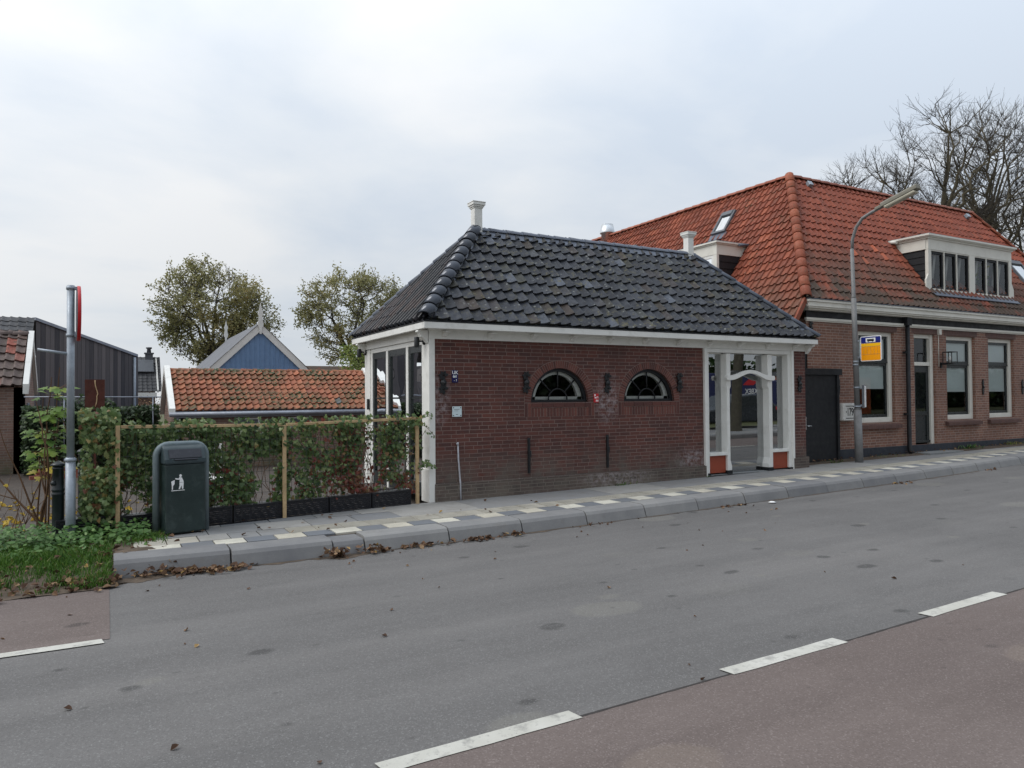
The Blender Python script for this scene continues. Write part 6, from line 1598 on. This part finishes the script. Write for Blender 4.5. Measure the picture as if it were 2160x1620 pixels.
def leafy_tree(name, lab, x, y, c, rx, rz, seed, per):
    o = thing(name, lab, 'tree', (x, y, 0))
    tr, tw, T, r = grow_tree(o, (x, y, 0), (x, y, c[2] - rz * .95), c, rx, rx * .85, rz, seed, 12, 70, 620, 500, .34, .012, .10, .35)
    lv = MB()
    for p in T:
        k0 = p[-1]; dens = .58 + 1.3 * noise.noise(k0 * .55 + V((seed, 4, 1)))
        for k in range(per):
            if r.random() > dens: continue
            q = p[-1].lerp(p[len(p) // 2], r.random() ** 1.5) + V((r.gauss(0, .13), r.gauss(0, .13), r.gauss(0, .13)))
            tone = .45 + .45 * noise.noise(q * .5 + V((9, 3, seed))) + r.gauss(0, .14)
            leaf(lv, q, V((r.gauss(0, 1), r.gauss(0, 1), r.gauss(.3, 1))), V((r.gauss(0, 1), r.gauss(0, 1), -.6)), r.uniform(.09, .19), min(1, max(0, tone)), QUAD, .2)
    tr.build('trunk', M['bark'], o); cr = tw.build('crown', M['twig'], o); lv.build('leaves', M['leaf_tree'], cr)
leafy_tree('autumn_tree', 'round crowned autumn tree with thinning olive leaves behind the blue gable', 5.7, 46, (5.3, 46, 6.9), 3.65, 3.1, 81, 30)
leafy_tree('autumn_tree', 'half hidden autumn tree with olive leaves left of the pavilion roof', 14.4, 46, (14.2, 46, 7.2), 4.15, 3.3, 85, 29)
def bare_tree(lab, x, y, zf, c, rx, rz, seed, n3=520, n4=1900, rt=.27):
    o = thing('bare_tree', lab, 'tree', (x, y, 0), group='leafless trees behind the orange roofed house')
    tr, tw, T, r = grow_tree(o, (x, y, 0), (x + (c[0] - x) * .25, y, zf), c, rx, rx, rz, seed, 9, 60, n3, n4, rt, .0055, .13, .75)
    tr.build('trunk', M['bark_pale'], o); tw.build('crown', M['twig'], o)
bare_tree('tall leafless tree with the forked trunk rising above the middle of the orange roof', 37.5, 22, 11.2, (38.0, 22, 13.4), 3.0, 4.2, 91)
bare_tree('leafless tree second from the right, its thick fork just above the roof ridge', 40.2, 21.5, 10.6, (41.3, 21.5, 13.5), 3.0, 4.2, 92)
bare_tree('leafless tree at the right edge with slender upright limbs', 42.9, 22.5, 8.6, (44.0, 22.5, 13.6), 2.5, 4.6, 93, rt=.28)
bare_tree('lower leafless tree whose crown starts left of the lamp head', 35.9, 24.5, 8.6, (35.6, 24.5, 11.7), 3.3, 3.1, 94, rt=.28)
bare_tree('leafless tree cut off by the right edge of the picture', 45.3, 21, 7.6, (45.6, 21, 11.3), 3.0, 3.8, 95)
bare_tree('faint small leafless tree peeping over the orange ridge farthest left', 41.5, 31, 11.0, (41.3, 31, 13.6), 2.4, 2.5, 96, 160, 700, .2)

# ------------------------------------------------------------------ across the street (seen in the shop glass)
def opp_z(x): return gz(x) + .12
o = thing('street_tree', 'large street tree trunk across the road, mirrored in the shop window', 'tree', (22.6, -.7, opp_z(22.6)))
tr = MB(); tw = MB(); rr = random.Random(97); zz = opp_z(22.6)
tr.tube([(22.6, -.7, zz - .1), (22.62, -.7, zz + .25), (22.75, -.7, zz + 2.2), (23.0, -.7, zz + 4.5)], [.30, .23, .21, .19], 12, cap=False)
for k in range(6):
    a = k * 1.05; fork([tr, tw, .03, .01], V((23.0, -.7, zz + 4.4)), V((cos(a) * .6, sin(a) * .6, 1)), 3.2, .12, 3, rr, .65, up=.03, kids=(3, 4))
tr.build('trunk', M['bark'], o); tw.build('crown', M['twig'], o)
car = thing('parked_car', 'dark grey parked hatchback across the road, mirrored in the shop window', 'car', (25.2, -2.7, gz(25) + .12), 0, None, local=True)
cp_ = paint('dark_car_paint', rgb(40, 46, 50), .22, .05)
b = MB(); prof = [(-2.9, .30), (-2.95, .55), (-2.85, .82), (-2.0, .95), (-1.2, 1.42), (-.3, 1.5), (.55, 1.42), (1.05, 1.05), (1.3, .92), (1.34, .55), (1.25, .28)]
b.prism([(p[0], -.85, p[1]) for p in prof], (0, 1.7, 0)); b.build('body', cp_, car, bevel=.08)
b = MB(); b.prism([(-1.85, .856, .98), (-1.15, .856, 1.36), (-.3, .856, 1.43), (.45, .856, 1.36), (.85, .856, 1.02)], (0, .006, 0)); b.build('side_window', M['green_black'], car)
for x in (-.0 - 2.05, .42):
    ax = Matrix.Rotation(-pi/2, 3, 'X'); b = MB(); b.lathe([(.33, 0), (.34, .03), (.34, .17), (.30, .19)], (x, .70, .34), 24, axis=ax); wo = b.build('wheel', M['plastic'], car)
    c = MB(); c.lathe([(.23, .195), (.2, .2), (.05, .205)], (x, .70, .34), 16, axis=ax)
    c.build('rim', M['zinc'], wo)
b = MB(); b.box(1.1, 1.36, .55, .87, .78, .93); b.build('tail_light', M['sign_red'], car, bevel=.02)
lo = thing('blue_lorry', 'dark blue lorry with white lettering across the road, mirrored in shop glass', 'lorry', (31.5, -9, gz(31)), 0, None, local=True)
b = MB(); b.box(-3.2, 2.2, -2.4, 0, .95, 2.75); b.build('box_body', M['lorry_blue'], lo, bevel=.03)
b = MB(); b.box(2.3, 4.0, -2.3, -.05, .6, 2.4); b.build('cab', M['lorry_blue'], lo, bevel=.1)
b = MB(); b.box(-3.1, 2.2, -2.2, -.2, .6, .9); b.build('chassis', M['plastic'], lo)
for x in (-2.2, 3.0):
    b = MB(); b.lathe([(.45, 0), (.48, .05), (.48, .3), (.4, .32)], (x, -.33, .48), 18, axis=Matrix.Rotation(-pi/2, 3, 'X')); b.build('wheel', M['plastic'], lo)
text('lettering', 'KBEX', .42, (1.0, .012, 1.72), lo, M['text_white'], rot=(pi/2, 0, pi))
b = MB(); b.prism([(.3, .003, 2.1), (1.2, .003, 2.1), (1.6, .003, 2.4), (.8, .003, 2.45)], (0, .006, 0)); b.build('emblem', M['sign_red'], lo)
ob = thing('orange_building', 'orange brick building across the road, mirrored in the shop window', 'building', (44, -14, .3))
b = MB(); b.box(38.5, 52, -22, -14, 0, 3.1); b.build('wall', M['brick_orange'], ob)
b = MB(); b.box(38.2, 52.3, -22.3, -13.8, 3.1, 3.35); b.build('roof', M['grey_slate'], ob)
b = MB()
for x in (40, 43, 46, 49): b.box(x, x + 1.2, -14.0, -13.97, 1.2, 2.4)
b.build('window', M['green_black'], ob)
def oh(r):
    x = r.uniform(6, 95); return (x, -17 + r.gauss(0, .9) if x < 37 else -25 + r.gauss(0, 1), r.random() * (4.4 + 1.6 * noise.noise(V((x * .3, 0, 0)))))
bush('opposite_hedge', 'tall olive hedge across the road, mirrored in the shop window', 'hedge', 11000, oh, (.4, .8), 'leaf_hedge', QUAD, 99, .4)
b = MB(); b.box(7, 37, -17.4, -17.0, 0, 4.1); b.box(37, 95, -25.4, -25, 0, 4.1); b.build('core', M['bark'], bpy.data.objects['opposite_hedge'])

# ------------------------------------------------------------------ camera, world, sun
f_px, az, roll = 1540.0, radians(61), radians(.47); pit = math.atan(29 / 1540)
Fh = V((cos(az), sin(az), 0)); Rt = V((sin(az), -cos(az), 0)); Zz = V((0, 0, 1))
Fw = Fh * cos(pit) + Zz * sin(pit); Up = -Fh * sin(pit) + Zz * cos(pit)
Rc = Rt * cos(roll) - Up * sin(roll); Uc = Rt * sin(roll) + Up * cos(roll)
cam = bpy.data.cameras.new('camera'); co = bpy.data.objects.new('camera', cam); COL.objects.link(co)
mw = Matrix.Identity(4)
for i in range(3):
    mw[i][0] = Rc[i]; mw[i][1] = Uc[i]; mw[i][2] = -Fw[i]
mw[0][3], mw[1][3], mw[2][3] = 0, 0, 1.75
co.matrix_world = mw
cam.sensor_fit = 'HORIZONTAL'; cam.sensor_width = 36; cam.lens = 36 * f_px / 2160; cam.clip_end = 2000; cam.clip_start = .05
SC.camera = co

SUN_AZ, SUN_EL = radians(168), radians(50)          # towards the light: left and slightly behind the camera
sd_ = V((cos(SUN_AZ) * cos(SUN_EL), sin(SUN_AZ) * cos(SUN_EL), sin(SUN_EL)))
sl = bpy.data.lights.new('sun', 'SUN'); sl.energy = 1.2; sl.angle = radians(30); sl.color = (1, .965, .92)
so = bpy.data.objects.new('sun', sl); COL.objects.link(so); so.rotation_euler = sd_.to_track_quat('Z', 'Y').to_euler()
W = bpy.data.worlds.new('World'); SC.world = W; W.use_nodes = True; nt = W.node_tree; nt.nodes.clear()
def wn(t, **k):
    x = nt.nodes.new(t)
    for a, v in k.items(): x.inputs[a].default_value = v
    return x
def wl(a, b): nt.links.new(a, b)
def wm(op, a, b=0.0, clamp=False):
    x = nt.nodes.new('ShaderNodeMath'); x.operation = op; x.use_clamp = clamp
    for s, v in ((x.inputs[0], a), (x.inputs[1], b)):
        if hasattr(v, 'node'): wl(v, s)
        else: s.default_value = v
    return x.outputs[0]
out = wn('ShaderNodeOutputWorld'); bg = wn('ShaderNodeBackground', Strength=.1); wl(bg.outputs[0], out.inputs[0])
sky = nt.nodes.new('ShaderNodeTexSky'); sky.sky_type = 'NISHITA'; sky.sun_disc = False; sky.sun_elevation = SUN_EL; sky.sun_rotation = pi/2 - SUN_AZ; sky.dust_density = 2.0
tc = wn('ShaderNodeTexCoord'); sep = wn('ShaderNodeSeparateXYZ'); wl(tc.outputs['Generated'], sep.inputs[0])
zc = wm('ADD', wm('MAXIMUM', sep.outputs[2], 0.0), .16)
cmb = wn('ShaderNodeCombineXYZ'); wl(wm('DIVIDE', sep.outputs[0], zc), cmb.inputs[0]); wl(wm('DIVIDE', sep.outputs[1], zc), cmb.inputs[1])
def wnoise(scale, det, rough, off):
    mp = wn('ShaderNodeMapping'); mp.inputs['Location'].default_value = off; wl(cmb.outputs[0], mp.inputs[0])
    x = wn('ShaderNodeTexNoise', Scale=scale, Detail=det, Roughness=rough, Distortion=.3); wl(mp.outputs[0], x.inputs['Vector']); return x.outputs['Fac']
n1 = wnoise(.62, 7, .55, (3.1, 1.7, 0)); n2 = wnoise(.28, 4, .5, (8.4, 2.2, 0))
rp = wn('ShaderNodeValToRGB'); e = rp.color_ramp.elements
e[0].position = .37; e[0].color = (.555, .62, .705, 1); e[1].position = .63; e[1].color = (.775, .785, .795, 1)
m_ = rp.color_ramp.elements.new(.5); m_.color = (.67, .71, .755, 1)
lr = wm('MULTIPLY', wm('SUBTRACT', wm('MULTIPLY', sep.outputs[1], .45), sep.outputs[0]), .11)   # thinner, bluer cloud towards +X
n3 = wnoise(1.7, 5, .5, (1.2, 6.1, 0))
wl(wm('ADD', wm('ADD', wm('ADD', wm('MULTIPLY', n1, .62), wm('MULTIPLY', n2, .36)), wm('MULTIPLY', wm('SUBTRACT', n3, .5), .4)), lr), rp.inputs['Fac'])
# pale band near the horizon
hb = wm('POWER', wm('SUBTRACT', 1.0, wm('MINIMUM', wm('MULTIPLY', wm('MAXIMUM', sep.outputs[2], 0.0), 2.6), 1.0)), 2.0)
mx = nt.nodes.new('ShaderNodeMix'); mx.data_type = 'RGBA'; wl(wm('MULTIPLY', hb, .55), mx.inputs[0]); wl(rp.outputs['Color'], mx.inputs[6]); mx.inputs[7].default_value = (.735, .765, .80, 1)
# overcast dome: brighter overhead and on the light side
dome = wm('ADD', 1.0, wm('MULTIPLY', wm('POWER', wm('MAXIMUM', sep.outputs[2], 0.0), 1.5), 1.5))
side = wm('ADD', 1.0, wm('MULTIPLY', wm('MAXIMUM', wm('ADD', wm('MULTIPLY', sep.outputs[0], cos(SUN_AZ)), wm('MULTIPLY', sep.outputs[1], sin(SUN_AZ))), 0.0), .24))
side = wm('MULTIPLY', side, wm('SUBTRACT', 1.0, wm('MULTIPLY', wm('MAXIMUM', wm('MULTIPLY', sep.outputs[1], -1.0), 0.0), .42)))
vm = wn('ShaderNodeVectorMath'); vm.operation = 'SCALE'; wl(mx.outputs[2], vm.inputs[0]); wl(wm('MULTIPLY', wm('MULTIPLY', dome, side), 9.4), vm.inputs['Scale'])
mm = nt.nodes.new('ShaderNodeMix'); mm.data_type = 'RGBA'; mm.inputs[0].default_value = .92; wl(sky.outputs[0], mm.inputs[6]); wl(vm.outputs[0], mm.inputs[7]); wl(mm.outputs[2], bg.inputs[0])
vs = SC.view_settings; vs.view_transform = 'Standard'; vs.look = 'None'; vs.exposure = 0.06; vs.gamma = 1.0; vs.use_curve_mapping = False
SC.cycles.max_bounces = 6; SC.cycles.transparent_max_bounces = 12
SC.cycles.sample_clamp_indirect = 6.0
